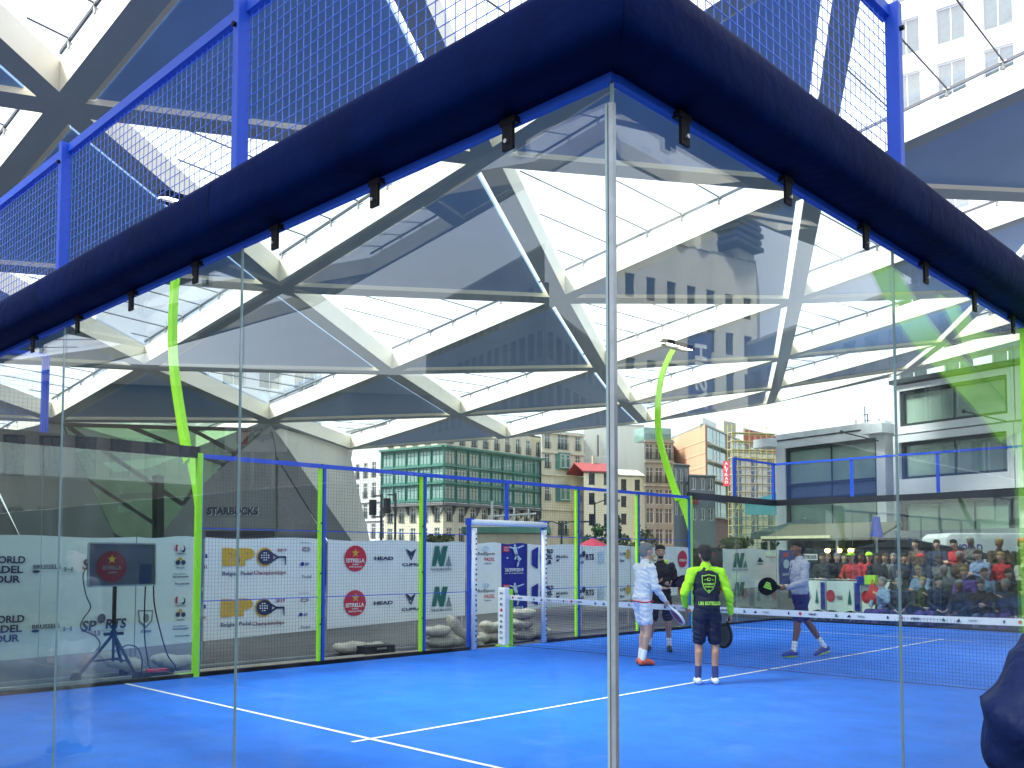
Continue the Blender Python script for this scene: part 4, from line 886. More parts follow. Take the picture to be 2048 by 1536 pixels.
# modern white and glass building at the right
mw_ = M('white metal cladding', (.84, .87, .89), .4, var=.03, scale=.6)
mg_ = M('facade glass with painted reflection', (.33, .46, .38), .08, var=.25, scale=.25, spec=1.)  # green-yellow reflection of houses painted into the pane colour
def modern():
    A, B = gp(1553, 52), gp(2400, 35); K = A; t = thing('building', 'modern white framed glass building at the right with protruding boxes', 'building', A)
    dd = (B-A).normalized(); nn = V((dd.y, -dd.x, 0)); Wl = (B-A).length
    P = lambda u_, v_, o=0.: on(u_, v_, A+nn*o, nn)-K
    def blk(u0_, v0, u1_, v1, o, th, name, m):                      # screen-like rectangle measured along the facade
        a_ = P(u0_, v0); c = P(u1_, v0); x0, x1 = a_.dot(dd), c.dot(dd); zt_ = P((u0_), v0).z; zb_ = P(u0_, v1).z
        g_ = lambda x, z, q: dd*x+nn*q+V((0, 0, z)); return MB().prism([g_(x0, zb_, o), g_(x1, zb_, o), g_(x1, zt_, o), g_(x0, zt_, o)], nn*-th).build(name, m, t), x0, x1, zb_, zt_
    g_ = lambda x, z, q=0.: dd*x+nn*q+V((0, 0, z))
    x = lambda u_: P(u_, 1000).dot(dd); z = lambda u_, v_: P(u_, v_).z
    def rect(x0, x1, z0, z1, o, th, name, m, par=None): return MB().prism([g_(x0, z0, o), g_(x1, z0, o), g_(x1, z1, o), g_(x0, z1, o)], nn*-th).build(name, m, par or t)
    # main back body
    rect(x(1556), x(1779), 0, z(1560, 873), -.62, 8, 'body', mw_); rect(x(1795), Wl, 0, z(1800, 765), -.62, 8, 'body', mw_)
    def frame(x0, x1, z0, z1, tw, o, name='frame'):
        q = MB()
        for a_, b_, c, e in ((x0, x1, z1-tw[0], z1), (x0, x1, z0, z0+tw[1]), (x0, x0+tw[2], z0+tw[1], z1-tw[0]), (x1-tw[3], x1, z0+tw[1], z1-tw[0])):
            if e-c > .01: q.prism([g_(a_, c, o), g_(b_, c, o), g_(b_, e, o), g_(a_, e, o)], nn*-.6)
        return q.build(name, mw_, t)
    def glaz(x0, x1, z0, z1, n_, bands=(), split=None):
        f_ = MB(); fr_ = .14
        for a_, b_, c, e in ((x0, x1, z1-fr_, z1), (x0, x1, z0, z0+fr_), (x0, x0+fr_, z0+fr_, z1-fr_), (x1-fr_, x1, z0+fr_, z1-fr_)): f_.prism([g_(a_, c, -.1), g_(b_, c, -.1), g_(b_, e, -.1), g_(a_, e, -.1)], nn*-.2)
        for i in range(1, n_): X = x0+(x1-x0)*i/n_; f_.prism([g_(X-.03, z0+fr_, -.25), g_(X+.03, z0+fr_, -.25), g_(X+.03, z1-fr_, -.25), g_(X-.03, z1-fr_, -.25)], nn*-.05)
        for b_ in bands: f_.prism([g_(x0+fr_, b_-.08, -.15), g_(x1-fr_, b_-.08, -.15), g_(x1-fr_, b_+.08, -.15), g_(x0+fr_, b_+.08, -.15)], nn*-.1)
        w_ = f_.build('window', df, t); MB().prism([g_(x0+.02, z0+.02, -.33), g_(x1-.02, z0+.02, -.33), g_(x1-.02, z1-.02, -.33), g_(x0+.02, z1-.02, -.33)], nn*-.02).build('pane', mg_, w_)
        return w_
    xa, xb = x(1553), x(1772); zt1 = z(1560, 869); zl = z(1560, 1080)
    frame(xa, xb, 0, zt1, (z(1560, 869)-z(1560, 898), .3, .62, .5), 0)
    rect(xa-.1, xb+.2, z(1560, 883), z(1560, 880), .03, .04, 'joint', df)
    glaz(xa+.62, xb-.5, z(1560, 1068), z(1560, 899), 2, (z(1560, 972), z(1560, 1000)))
    glaz(xa+.62, xb-.5, .5, z(1560, 1072), 3)
    band = M('blue grey spandrel', (.12, .17, .24), .3, var=.15); rect(xa+.78, xb-.66, z(1560, 997), z(1560, 975), -.28, .03, 'spandrel', band)
    # gap between the two volumes
    rect(xb, x(1792), 0, z(1780, 880), -.9, .2, 'recess_wall', m_fglass)
    xc = x(1792); Z2 = lambda v_: z(1800, v_)
    xe = x(2034); xg = Wl
    for x0, x1 in ((xc, xe), (xe+.05, xg)):
        frame(x0, x1, Z2(868), Z2(771), (.3, .35, .3, .3), .0); glaz(x0+.3, x1-.3, Z2(868)+.35, Z2(771)-.3, 2)
        frame(x0, x1, Z2(990), Z2(872), (.35, .75, .3, .3), .15); glaz(x0+.3, x1-.3, Z2(990)+.75, Z2(872)-.35, 2)
        rect(x0, x1, Z2(1002), Z2(992), .0, .5, 'soffit_band', m_fglass); glaz(x0+.3, x1-.3, .3, Z2(1004), 3)
    rect(xc-.1, xg, Z2(768), Z2(760), .25, .9, 'roof_edge', df)
    rect(x(1700), Wl, 1.9, z(1800, 1062), .3, .5, 'sign_band', M('grey fascia', (.22, .25, .28), .5))
    for uu, vv in ((1516, 885), (1752, 880)):
        X = x(1553) if uu < 1600 else x(1778); MB().prism([g_(X-1.1, z(1560, 893), .6), g_(X+.1, z(1560, 893), .6), g_(X+.1, z(1560, 876), .6), g_(X-1.1, z(1560, 876), .6)], nn*-1.2).build('canopy_box', mw_, t)
    q = MB(); 
    for X, zz in ((x(1762), z(1780, 880)), (x(2020), z(2000, 845))): q.tube([g_(X, zz, .1), g_(X-1.2, zz+.5, 1.4)], .03, 6); q.sph(g_(X-1.2, zz+.5, 1.4), .1)
    q.build('arm_lamp', df, t)
    q = MB()
    for uu, h in ((1622, .9), (1640, 1.6), (1645, 1.1), (1668, .8)): q.tube([g_(x(uu), zt1, -4), g_(x(uu), zt1+h, -4)], .03, 4); q.tube([g_(x(uu)-.2, zt1+h*.7, -4), g_(x(uu)+.2, zt1+h*.7, -4)], .025, 4)
    q.box(g_(x(1672), zt1+.35, -4), (.5, .5, .4)); q.build('antenna', df, t)
modern()
# tall pale towers seen through the canopy glass
tw = M('pale tower concrete', (.50, .52, .58), .7, var=.05, scale=.3)
def tower(label, u0_, D0, u1_, D1, vtop, nw, wh, gap, mg2=m_bglass, mat=tw, mir=None, vtx=None):
    A, B = gp(u0_, D0), gp(u1_, D1)
    H = zat(A, vtop)
    if mir: A, B = V((A.x*mir[0], A.y*mir[1], 0)), V((B.x*mir[0], B.y*mir[1], 0)); A, B = B, A
    t = thing('building', label, 'building', A); L_ = (B-A).length; lv = []; z = 2.
    while z+wh < H-1: lv.append(z); z += wh+gap
    while len(lv)*nw > 99: lv = lv[1:]
    g, d, n, _ = facade(t, A, A, B, 0, H, grid_ops(L_, nw, L_/nw*(.45 if mat.name == 'cream hotel stone' else .62), lv, wh, 'v'), mat, df if mir else wf, mg2, depth=.5 if mat.name != 'cream hotel stone' else .3); body(t, A, A, B, H, 12, mat)
    return t, g, d, n, L_, H
tower('tall pale tower with big windows seen through the glass roof at upper right', 1790, 105, 2420, 88, -500, 6, 4.2, 2.2)
tower('tall pale tower with tall windows seen through the glass roof at the upper left', 180, 88, 640, 100, 540, 6, 3.4, 2.4)
# buildings behind the camera: they show as reflections in the two near glass walls
hc = M('cream hotel stone', (.70, .69, .60), .8, var=.12, scale=.6, streak=True)
t, g, d, n, L_, H = tower('tall cream hotel with stepped top, mirrored in the glass', 1150, 80, 1520, 92, 440, 9, 2.2, 1.7, m_fglass, hc, (-1, 1))
q = MB()
for x, h in ((L_*.08, 3.5), (L_*.3, 2.2), (L_*.42, 4.), (L_*.75, 3)): q.box(g(x, H+h/2, -1.5), (3.2, 3.2, h))
q.build('parapet_turret', hc, t); q = MB()
for k in range(5): q.box(g(L_*.12, H+1.2+k*.7, -1.2), (5.2-.3*(k % 2), 5.2-.3*(k % 2), .42)); 
q.build('stepped_crown', iron, t)
hb = MB().prism([g(L_*.30, H*.42, .5), g(L_*.42, H*.42, .5), g(L_*.42, H*.74, .5), g(L_*.30, H*.74, .5)], n*-.3).build('hanging_banner', M('blue banner cloth', (.03, .06, .22), .6), t)
b = Board(g(L_*.36, H*.70, .5), (0, 0, -1), d, n, hb); b.text('HUSA', 0, H*.2, -L_*.035, L_*.035, m_white, bold=.03); b.done()
b = Board(g(L_*.31, H*.445, .5), d, (0, 0, 1), n, hb); b.text('HOTEL', 0, L_*.10, 0, H*.022, m_white); b.done()
gc = M('grey office concrete', (.20, .21, .20), .8, var=.08)
t, g, d, n, L_, H = tower('dark office block with a dense window grid, mirrored in the glass', 860, 78, 1090, 62, 618, 15, 1.9, 1.4, m_fglass, gc, (1, -1))
t, g, d, n, L_, H = tower('narrow side of a dark office block, mirrored in the glass', 1092, 62, 1240, 80, 614, 10, 1.9, 1.4, m_fglass, gc, (1, -1))
oc = M('old brown stone', (.20, .185, .15), .8, var=.15)
t, g, d, n, L_, H = tower('old brown stone building with wide windows, mirrored in the glass', -900, 52, 860, 62, 690, 24, 2.6, 1.9, m_fglass, oc, (1, -1))
cornice(t, g, L_, H-1.2, oc, .5, .9)
P = on(545, 880, gp(545, 40), fw); P = V((P.x, -P.y, P.z)); Q = on(505, 880, gp(505, 40), fw); Q = V((Q.x, -Q.y, Q.z)); dd = (Q-P); dd.z = 0; ww = dd.length; dd.normalize(); nn = V((dd.y, -dd.x, 0))
t = thing('metro_sign', 'metro entrance sign board, mirrored in the long glass wall', 'sign', (P.x, P.y, 0)); O = V((0, 0, P.z))
MB().prism([O-dd*.6-V((0, 0, .5)), O+dd*(ww+1.2)-V((0, 0, .5)), O+dd*(ww+1.2)+V((0, 0, .7)), O-dd*.6+V((0, 0, .7))], -nn*.15).build('sign_board', wf, t)
q = MB(); q.tube([O-V((0, 0, .5)), V((0, 0, -.05))], .08, 8); q.tube([O+dd*ww-V((0, 0, .5)), dd*ww+V((0, 0, -.05))], .08, 8); q.build('post', m_spider, t)
b = Board(O, dd, (0, 0, 1), nn, t); b.text('Rogier', 0, ww, -.1, .35, m_navy); b.rect(ww+.2, ww+.7, -.2, .4, m_red); b.done()
# dark blocks that the right glass wall mirrors
bc = M('dark slate facade', (.055, .06, .065), .8, var=.12)
tower('long dark slate block with wide windows, mirrored in the glass', 1500, 75, 2300, 45, 690, 15, 2.4, 1.7, m_fglass, bc, (-1, 1))
tower('old brown gabled block beside the cream hotel, mirrored in the glass', 1470, 110, 1660, 105, 690, 6, 2.2, 1.8, m_fglass, oc, (-1, 1))

# ================================================================== PEOPLE
skinA = M('tanned skin', (.46, .24, .15), .55, var=.08, scale=12); skinB = M('fair skin', (.58, .34, .25), .55, var=.08, scale=12); skinC = M('brown skin', (.22, .10, .06), .5, var=.08, scale=12)
hairD = M('dark hair', (.012, .009, .008), .7, var=.4, scale=60, bump=.8, bscale=120); hairG = M('grey hair', (.24, .24, .23), .7, var=.4, scale=60, bump=.8, bscale=120); hairB = M('brown hair', (.05, .028, .015), .7, var=.4, scale=60, bump=.8, bscale=120)
def cloth(name, c, v=.12): return M(name, c, .8, var=v, scale=9, bump=.9, bscale=7)
eyeW = M('eye white', (.7, .68, .65), .3, var=0); eyeD = M('iris', (.02, .012, .01), .2, var=0); lipM = M('lips', (.35, .10, .08), .5, var=0)
def person(label, P, face, H, pose, skin, hair, top, shorts, shoes, sock, turn=0., lean=0., vox=.009, group=None, beard=None, sleeve=None, sole=None, trousers=None, short_hair=True, long_sleeve=True):
    t = thing('person', label, 'person', P, math.atan2(face[1], face[0])-math.pi/2, group); k = H/1.78; S = lambda p: V((p[0], p[1]+lean*max(0, p[2]-.95), p[2]))*k
    Rh = Matrix.Rotation(turn, 3, 'Z'); hc_ = V((0, .02, 1.6))
    def HD(p): q = V(p)-hc_; return S(tuple(hc_+Rh @ q+V((0, .0, 0))))
    sR = Matrix.Identity(3)
    def E(mb, c, r, head=False, g=0.): mb.sph(HD(c) if head else S(c), [x*k+g for x in r], Rh if head else None, 14, 10)
    TORSO = [((0, 0, .95), (.155, .11, .12)), ((0, .005, 1.07), (.145, .105, .14)), ((0, .01, 1.20), (.155, .112, .14)), ((0, .01, 1.31), (.165, .115, .13)), ((0, -.005, 1.40), (.165, .085, .075))]
    b = MB()
    for c, r in TORSO: E(b, c, r)
    b.cap(S((0, -.01, 1.44)), S((0, .01, 1.57)), .060*k, .054*k)
    E(b, (0, .012, 1.685), (.076, .097, .10), True); E(b, (0, .04, 1.62), (.056, .062, .068), True); E(b, (0, .05, 1.65), (.066, .06, .05), True)
    b.cap(HD((0, .103, 1.672)), HD((0, .124, 1.645)), .010*k, .015*k)
    for s in (-1, 1): E(b, (s*.078, .005, 1.66), (.012, .022, .033), True); E(b, (s*.03, .092, 1.692), (.028, .014, .010), True)
    E(b, (0, .094, 1.612), (.024, .014, .009), True); E(b, (0, .088, 1.583), (.022, .016, .018), True)
    top_m = MB(); sl = MB(); hands = []
    for s, key in ((-1, 'L'), (1, 'R')):
        sh = V((s*.185, -.005, 1.425)); el, wr = V(pose['e'+key]), V(pose['w'+key])
        A_, B_, D_ = S(sh), S(el), S(wr)
        b.cap(A_, B_, .052*k, .038*k); b.cap(B_, D_, .040*k, .026*k); b.sph(B_.lerp(D_, .3), .042*k)
        m_ = sl
        m_.cap(A_, B_, .072*k, .058*k)
        if long_sleeve: m_.cap(B_, B_.lerp(D_, .93), .058*k, .042*k)
        fd = (D_-B_).normalized(); hd = V(pose.get('h'+key, tuple(fd))).normalized(); fd = (fd*.4+hd*.6).normalized()
        pn = V(pose.get('n'+key, (-s, 0, 0))); pn = (pn-fd*pn.dot(fd)).normalized(); sx = fd.cross(pn).normalized()       # palm normal, across
        R_ = Matrix((sx, pn, fd)).transposed(); pc_ = D_+fd*.055*k; b.sph(pc_, (.040*k, .017*k, .052*k), R_, 12, 8); b.cap(D_, pc_, .026*k, .022*k)
        curl = pose.get('c'+key, .5)
        for q, (off, ln2) in enumerate(((-.030, .066), (-.010, .076), (.011, .071), (.031, .056))):
            p0 = pc_+fd*.040*k+sx*off*k; d1 = (fd*math.cos(curl)+pn*math.sin(curl)).normalized(); p1 = p0+d1*ln2*.5*k
            d2 = (fd*math.cos(curl*2.3)+pn*math.sin(curl*2.3)).normalized(); p2 = p1+d2*ln2*.5*k
            b.cap(p0, p1, .0098*k, .0088*k, 8); b.cap(p1, p2, .0088*k, .0075*k, 8)
        ts = -1 if pose.get('t'+key, 1) > 0 else 1
        p0 = D_+fd*.025*k+sx*ts*.028*k; p1 = p0+(fd*.7+sx*ts*.7+pn*.3).normalized()*.036*k; p2 = p1+(fd*.9+sx*ts*.2+pn*.5*(.5+curl)).normalized()*.03*k
        b.cap(p0, p1, .013*k, .011*k, 8); b.cap(p1, p2, .011*k, .009*k, 8)
        hands.append((t.matrix_basis if False else None, pc_, fd, sx, pn))
    sk = MB(); shoe = MB(); pants = MB(); sl2 = MB()
    for c, r in TORSO[:2]: pants.sph(S(c), [x*k+.016 for x in (r[0], r[1], r[2]*(.8 if c[2] > 1 else 1))], None, 14, 10)
    for s, key in ((-1, 'L'), (1, 'R')):
        hp = V((s*.085, 0, .90)); kn, an = V(pose['k'+key]), V(pose['a'+key]); A_, B_, D_ = S(hp), S(kn), S(an); fdv = V(pose.get('f'+key, (0, 1, 0))).normalized()
        b.cap(A_, B_, .088*k, .056*k); b.cap(B_, D_, .055*k, .036*k); b.cap(B_.lerp(D_, .22)+V((0, -.02*k, 0)), B_.lerp(D_, .5)+V((0, -.010*k, 0)), .050*k, .042*k)
        b.cap(D_, D_+fdv*.12*k-V((0, 0, .05*k)), .036*k, .03*k)
        if trousers: pants.cap(A_, B_, .112*k, .085*k); pants.cap(B_, B_.lerp(D_, .96), .084*k, .062*k)
        else: pants.cap(A_, A_.lerp(B_, pose.get('sl', .80)), .104*k, .088*k)
        sk.cap(D_.lerp(B_, .32), D_, .046*k, .042*k)
        up_ = V(pose.get('u'+key, (0, 0, 1))); hl = D_-fdv*.035*k-up_*.045*k; te = D_+fdv*.175*k-up_*.062*k; md = D_+fdv*.05*k-up_*.035*k
        shoe.cap(hl, md, .044*k, .048*k); shoe.cap(md, te, .048*k, .034*k)
        sl2.cap(hl-up_*.030*k, te-up_*.012*k, .034*k, .028*k)
    body = remesh(b, 'body', skin, t, vox)
    for c, r in TORSO[1:]: top_m.sph(S(c), [x*k+.022 for x in r], None, 16, 12)
    top_m.sph(S((0, .0, 1.0)), (.178*k, .135*k, .10*k), None, 16, 10); top_m.cap(S((0, -.01, 1.43)), S((0, .0, 1.505)), .078*k, .070*k)
    if sleeve:
        for s in (-1, 1): sl.cap(S((s*.06, -.01, 1.475)), S((s*.185, -.005, 1.435)), .055*k, .072*k)
        sl.cap(S((0, -.01, 1.45)), S((0, .002, 1.525)), .080*k, .072*k)
        remesh(top_m, 'jacket', top, t, .013, 3, fold=.013); remesh(sl, 'jacket_sleeve', sleeve, t, .011, 3, fold=.009)
    else:
        mm = MB(); mm.v, mm.f, mm.m = top_m.v, top_m.f, top_m.m; mm.add(sl.v, sl.f); remesh(mm, 'jacket', top, t, max(.011, vox*.8), 3, fold=.013)
    remesh(pants, 'trousers' if trousers else 'shorts', trousers or shorts, t, .013, 3, fold=.012)
    if not trousers: remesh(sk, 'sock', sock, t, .012, 2)
    remesh(shoe, 'shoe', shoes, t, .010, 2)
    if sole: remesh(sl2, 'shoe_sole', sole, t, .011, 2)
    h = MB()
    if hair:
        for c, r in (((0, -.012, 1.712), (.086, .098, .088)), ((0, .015, 1.735), (.078, .088, .066)), ((0, -.045, 1.66), (.074, .062, .075))): h.sph(HD(c), [x*k for x in r], Rh, 16, 12)
        rg = random.Random(int(P[0]*100)); 
        for i in range(60):
            a_ = rg.uniform(0, 6.28); e_ = rg.uniform(.2, 1.3); c = (math.cos(a_)*math.cos(e_)*.078, math.sin(a_)*math.cos(e_)*.088-.0, 1.715+math.sin(e_)*.078); h.sph(HD(c), .016*k, None, 6, 5)
        remesh(h, 'hair', hair, t, .008, 1)
    if beard:
        h = MB(); E(h, (0, .055, 1.590), (.050, .052, .032), True); E(h, (0, .096, 1.630), (.028, .014, .006), True); remesh(h, 'beard', beard, t, .007, 2)
    for s in (-1, 1):
        e_ = MB(); e_.sph(HD((s*.030, .094, 1.672)), (.013*k, .010*k, .007*k), Rh, 10, 6); eo = e_.build('eye', eyeW, t, smooth=True)
        e_ = MB(); e_.sph(HD((s*.030, .1025, 1.672)), (.006*k, .004*k, .006*k), Rh, 8, 6); e_.build('iris', eyeD, eo, smooth=True)
        e_ = MB(); e_.cap(HD((s*.014, .104, 1.696)), HD((s*.048, .094, 1.699)), .0055*k, .004*k, 6); e_.build('eyebrow', hair or hairD, t, smooth=True)
    return t, hands
def fdir(a_, b_): v = rt*a_+fw*b_; v = V((v.x, v.y, 0)).normalized(); return (v.x, v.y)
STAND = dict(kL=(-.10, .02, .50), kR=(.10, .02, .50), aL=(-.11, -.01, .095), aR=(.11, -.01, .095), eL=(-.25, -.03, 1.13), eR=(.25, -.03, 1.13), wL=(-.27, .06, .88), wR=(.27, .06, .88))
def racket(label, M4, cface, crim, name='padel_racket', mark=None):
    """teardrop racket; local x across, y thickness, z up from the grip end at the origin"""
    t = bpy.data.objects.new(name, None); C.collection.objects.link(t); t.matrix_world = M4; tag(t, label, 'racket', 'padel rackets held by the players'); n = 32
    outl = []
    for i in range(n):
        a_ = 2*math.pi*i/n; x = math.sin(a_)*.128; z = .32-math.cos(a_)*.135
        if math.cos(a_) > 0: x *= 1-.28*math.cos(a_)**2; z -= .02*math.cos(a_)
        outl.append((x, z))
    MB().prism([(x*.93, -.016, (z-.32)*.93+.32) for x, z in outl], (0, .032, 0)).build('racket_face', cface, t)
    q = MB(); q.tube([V((x, 0, z)) for x, z in outl]+[V((*outl[0],)).to_3d() if False else V((outl[0][0], 0, outl[0][1]))], .019, 8, cap=False); q.tube([(-.055, 0, .215), (-.012, 0, .12)], .013, 6); q.tube([(.055, 0, .215), (.012, 0, .12)], .013, 6); q.build('racket_frame', crim, t, smooth=True)
    MB().tube([(0, 0, -.01), (0, 0, .13)], .016, 10).build('grip', m_black if crim is not m_white else m_white, t, smooth=True)
    q = MB()
    for x in range(-3, 4):
        for z in range(-3, 4):
            if x*x+z*z < 11: q.tube([(x*.026, -.0175, .32+z*.026), (x*.026, .0175, .32+z*.026)], .0055, 6)
    q.build('hole_pattern', eyeD, t)
    if mark: 
        b = Board((0, -.017, .32), (1, 0, 0), (0, 0, 1), (0, -1, 0), t)
        for i in range(4): b.poly([(-.05+i*.03, -.07+i*.012), (-.03+i*.03, -.07+i*.012), (.0+i*.025, .07-i*.01), (-.02+i*.025, .07-i*.01)], mark)
        b.done('lettering')
    return t
def hold(t, hand, zdir, ydir):
    W = t.matrix_basis.copy(); Rz = Matrix.Rotation(t.rotation_euler.z, 3, 'Z'); loc = t.location+Rz @ (hand[1]+hand[4]*.012)
    z = V(zdir).normalized(); y = V(ydir); y = (y-z*y.dot(z)).normalized(); x = y.cross(z)
    return Matrix(((x.x, y.x, z.x, loc.x), (x.y, y.y, z.y, loc.y), (x.z, y.z, z.z, loc.z), (0, 0, 0, 1))) @ Matrix.Translation((0, 0, -.06))
def foot(u_, v_): p = at_z(u_, v_, 0); return V((p.x, p.y, 0))
# 1: white long sleeves, seen from behind-left, looking right
p1 = dict(STAND, sl=.62, kL=(-.11, .10, .50), kR=(.11, .03, .50), aL=(-.10, .03, .095), aR=(.10, -.06, .095), eR=(.25, .05, 1.14), wR=(.20, .27, .95), nR=(-1, 0, 0), cR=1.0, eL=(-.22, .14, 1.15), wL=(-.10, .38, 1.12), hL=(.2, 1, -.05), nL=(0, 0, 1), cL=.25)
t1, h1 = person('person with grey hair in white top and white shorts pointing a red racket down', foot(1285, 1330), fdir(.92, .40), 1.80, p1, skinB, hairG, cloth('white sports top', (.76, .77, .80), .03), cloth('white shorts', (.72, .76, .82), .03), M('orange and navy shoe', (.75, .12, .06), .5, var=.3, scale=30), m_white, turn=0, lean=.10, sole=M('navy sole', (.02, .03, .12), .6))
b = Board((0, -.128, 0), (1, 0, 0), (0, 0, 1), (0, -1, 0), t1); 
MB().tube([(.19*math.cos(a_), .145*math.sin(a_)+.01, .945+.01*math.sin(a_*3)) for a_ in [2*math.pi*i/24 for i in range(25)]], .010, 6, cap=False).build('red_hem_stripe', m_red, t1)
racket('red and white racket held low by the white dressed player', hold(t1, h1[1], (rt*.62+V((0, 0, -.78))), fw*.2+rt*.9+V((0, 0, .6))), M('red racket face', (.60, .03, .05), .3, coat=.5), m_white)
# 2: dark clothes, bearded, facing the camera beyond the net
p2 = dict(STAND, kL=(-.12, .03, .50), kR=(.14, .02, .50), aL=(-.14, -.02, .095), aR=(.20, -.04, .095), fR=(.35, 1, 0), eR=(.27, .02, 1.15), wR=(.12, .24, 1.17), hR=(-1, .4, .1), nR=(0, 0, 1), cR=.6, eL=(-.27, .03, 1.14), wL=(-.12, .26, 1.12), hL=(.6, .8, .2), nL=(0, -.3, 1), cL=1.1)
t2, h2 = person('person with dark hair and beard in dark top and shorts, facing the camera', foot(1322, 1303), fdir(-.05, -1), 1.80, p2, skinA, hairD, cloth('charcoal top', (.012, .009, .018)), cloth('charcoal shorts', (.007, .006, .012)), M('black shoe', (.02, .035, .03), .5, var=.3, scale=20), m_white, turn=.0, beard=hairD)
racket('dark red racket held in front of the chest by the bearded player', hold(t2, h2[0], (rt*.92+V((0, 0, .18))-fw*.2), fw*.8+V((0, 0, .7))), M('maroon racket face', (.16, .03, .04), .35, coat=.4), m_black)
# 3: navy and lime jacket, back to the camera
navyc = cloth('navy jacket', (.003, .006, .030)); limec = cloth('lime sleeve', (.44, .92, .02), .05)
p3 = dict(STAND, kL=(-.10, .03, .50), kR=(.11, .03, .50), aL=(-.12, -.0, .095), aR=(.10, .0, .095), eL=(-.29, -.03, 1.18), wL=(-.24, .16, 1.0), cL=.9, nL=(1, 0, 0), eR=(.29, -.02, 1.14), wR=(.33, .10, .90), cR=1.1, nR=(-1, 0, 0))
t3, h3 = person('person seen from behind in navy jacket with lime sleeves, navy shorts and white shoes', foot(1415, 1369), fdir(.02, 1), 1.74, p3, skinA, hairD, navyc, cloth('navy shorts', (.003, .006, .035)), M('white shoe', (.78, .80, .82), .5, var=.06), M('navy sock', (.02, .03, .15), .8), sleeve=limec, lean=.03)
b = Board((0, -.131, 0), (1, 0, 0), (0, 0, 1), (0, -1, 0), t3); lp = M('lime print', (.50, .95, .10), .6, var=0)
sh_ = [(0, .115), (.05, .102), (.088, .10), (.085, .01), (.06, -.065), (0, -.125), (-.06, -.065), (-.085, .01), (-.088, .10), (-.05, .102)]
for e_, m_, s_ in ((.012, lp, 1.), (.016, m_black, .90)): b.poly([(x*s_, 1.275+z*s_) for x, z in sh_], m_, e=e_)
b.text('KOMBAT', -.066, .066, 1.255, 1.28, lp, bold=.03, e=.02); b.text('FORCE', -.05, .05, 1.222, 1.243, lp, bold=.03, e=.02); b.ell(0, 1.185, .012, .012, lp, e=.02, n=12); b.ell(0, 1.325, .028, .020, lp, e=.02, n=14); b.ell(.004, 1.327, .018, .012, m_black, e=.022, n=12)
for s in (-1, 1): b.star(s*.048, 1.32, .010, lp, e=.02)
b.text('URI BOTELLO', -.135, .135, 1.005, 1.050, lp, bold=.03, e=.034)
b.done('back_print')
racket('dark grey racket hanging from the right hand of the player in the lime sleeved jacket', hold(t3, h3[1], (fw*.25+rt*-.25+V((0, 0, -1))), rt*.9+fw*.5), M('graphite racket face', (.03, .035, .05), .35, coat=.4), m_black)
# 4: light grey jacket walking left beyond the net
p4 = dict(STAND, kL=(-.09, .10, .52), kR=(.09, -.13, .55), aL=(-.10, .17, .10), aR=(.09, -.42, .14), fL=(-.1, 1, 0), fR=(0, 1, -.35), uR=(0, .4, 1), eL=(-.25, .05, 1.15), wL=(-.18, .30, 1.07), hL=(0, 1, .1), cL=1.1, nL=(1, 0, 0), eR=(.30, -.14, 1.17), wR=(.20, .05, 1.0), hR=(-.6, .6, 0), nR=(-1, 0, 0), cR=.5)
t4, h4 = person('person with black hair in light grey zipped jacket walking left beyond the net', foot(1603, 1313), fdir(-1, -.12), 1.86, p4, skinC, hairD, cloth('light grey jacket', (.40, .42, .50), .05), cloth('blue shorts', (.01, .015, .12)), M('blue shoe', (.02, .05, .35), .5, var=.4, scale=25), m_white, lean=.03, sole=M('yellow sole', (.6, .8, .05), .6))
b = Board((-.09, .135, 0), (1, 0, 0), (0, 0, 1), (0, 1, 0), t4)
MB().tube([(0, .13+.03, .96), (0, .137+.045, 1.1), (0, .143+.05, 1.3), (0, .10+.05, 1.43), (0, .085+.05, 1.50)], .006, 6).build('zip', m_navy, t4)
racket('black racket with bright lime face markings held out by the player in the grey jacket', hold(t4, h4[0], (-rt*.95+V((0, 0, .10))-fw*.1), fw*1.0+V((0, 0, .1))), m_black, m_black, mark=lp)
tag(MB().sph(at_x(1333, 1123, -3)*0+on(1333, 1123, t2.location+V((0, 0, 1.5))-fw*.3, fw), .034, nu=16, nv=12).build('padel_ball', M('ball felt', (.55, .85, .05), .9, var=.1), smooth=True), 'small yellow green ball in the air beside the bearded player', 'ball')
# the passer-by whose bent elbow enters at the lower right
pe = dict(STAND, eL=(-.42, .06, 1.40), wL=(-.22, .26, 1.57), cL=.9, nL=(1, 0, 0), eR=(.30, .12, 1.18), wR=(.12, .30, 1.45), cR=1., nR=(-1, 0, 0))
Pe = on(2082, 1362, CAM+fw*.92, fw); fe = fdir(.10, 1); rx = V((fe[1], -fe[0], 0)); fy = V((fe[0], fe[1], 0)); Hh = Pe.z/1.40*1.78
person('person in dark navy jacket, only the bent sleeve showing at lower right', Pe*1-rx*(-.42*Hh/1.78)-fy*(.06*Hh/1.78)-V((0, 0, Pe.z+.05)), fe, Hh, pe, skinB, hairB, M('dark navy jacket', (.0015, .008, .050), .6, var=.2, scale=14, bump=1., bscale=11, spec=.15), navyc, m_black, m_black, trousers=M('dark jeans', (.02, .03, .06), .8))
# onlooker mirrored at the left
person('person in grey shirt and pale trousers, mirrored in the long glass wall at left', V((-6.5, -1.1, -.05)), (.1, 1), 1.76, STAND, skinB, hairB, cloth('grey shirt', (.16, .19, .22)), navyc, m_black, m_black, trousers=cloth('pale trousers', (.5, .5, .46)), vox=.014)

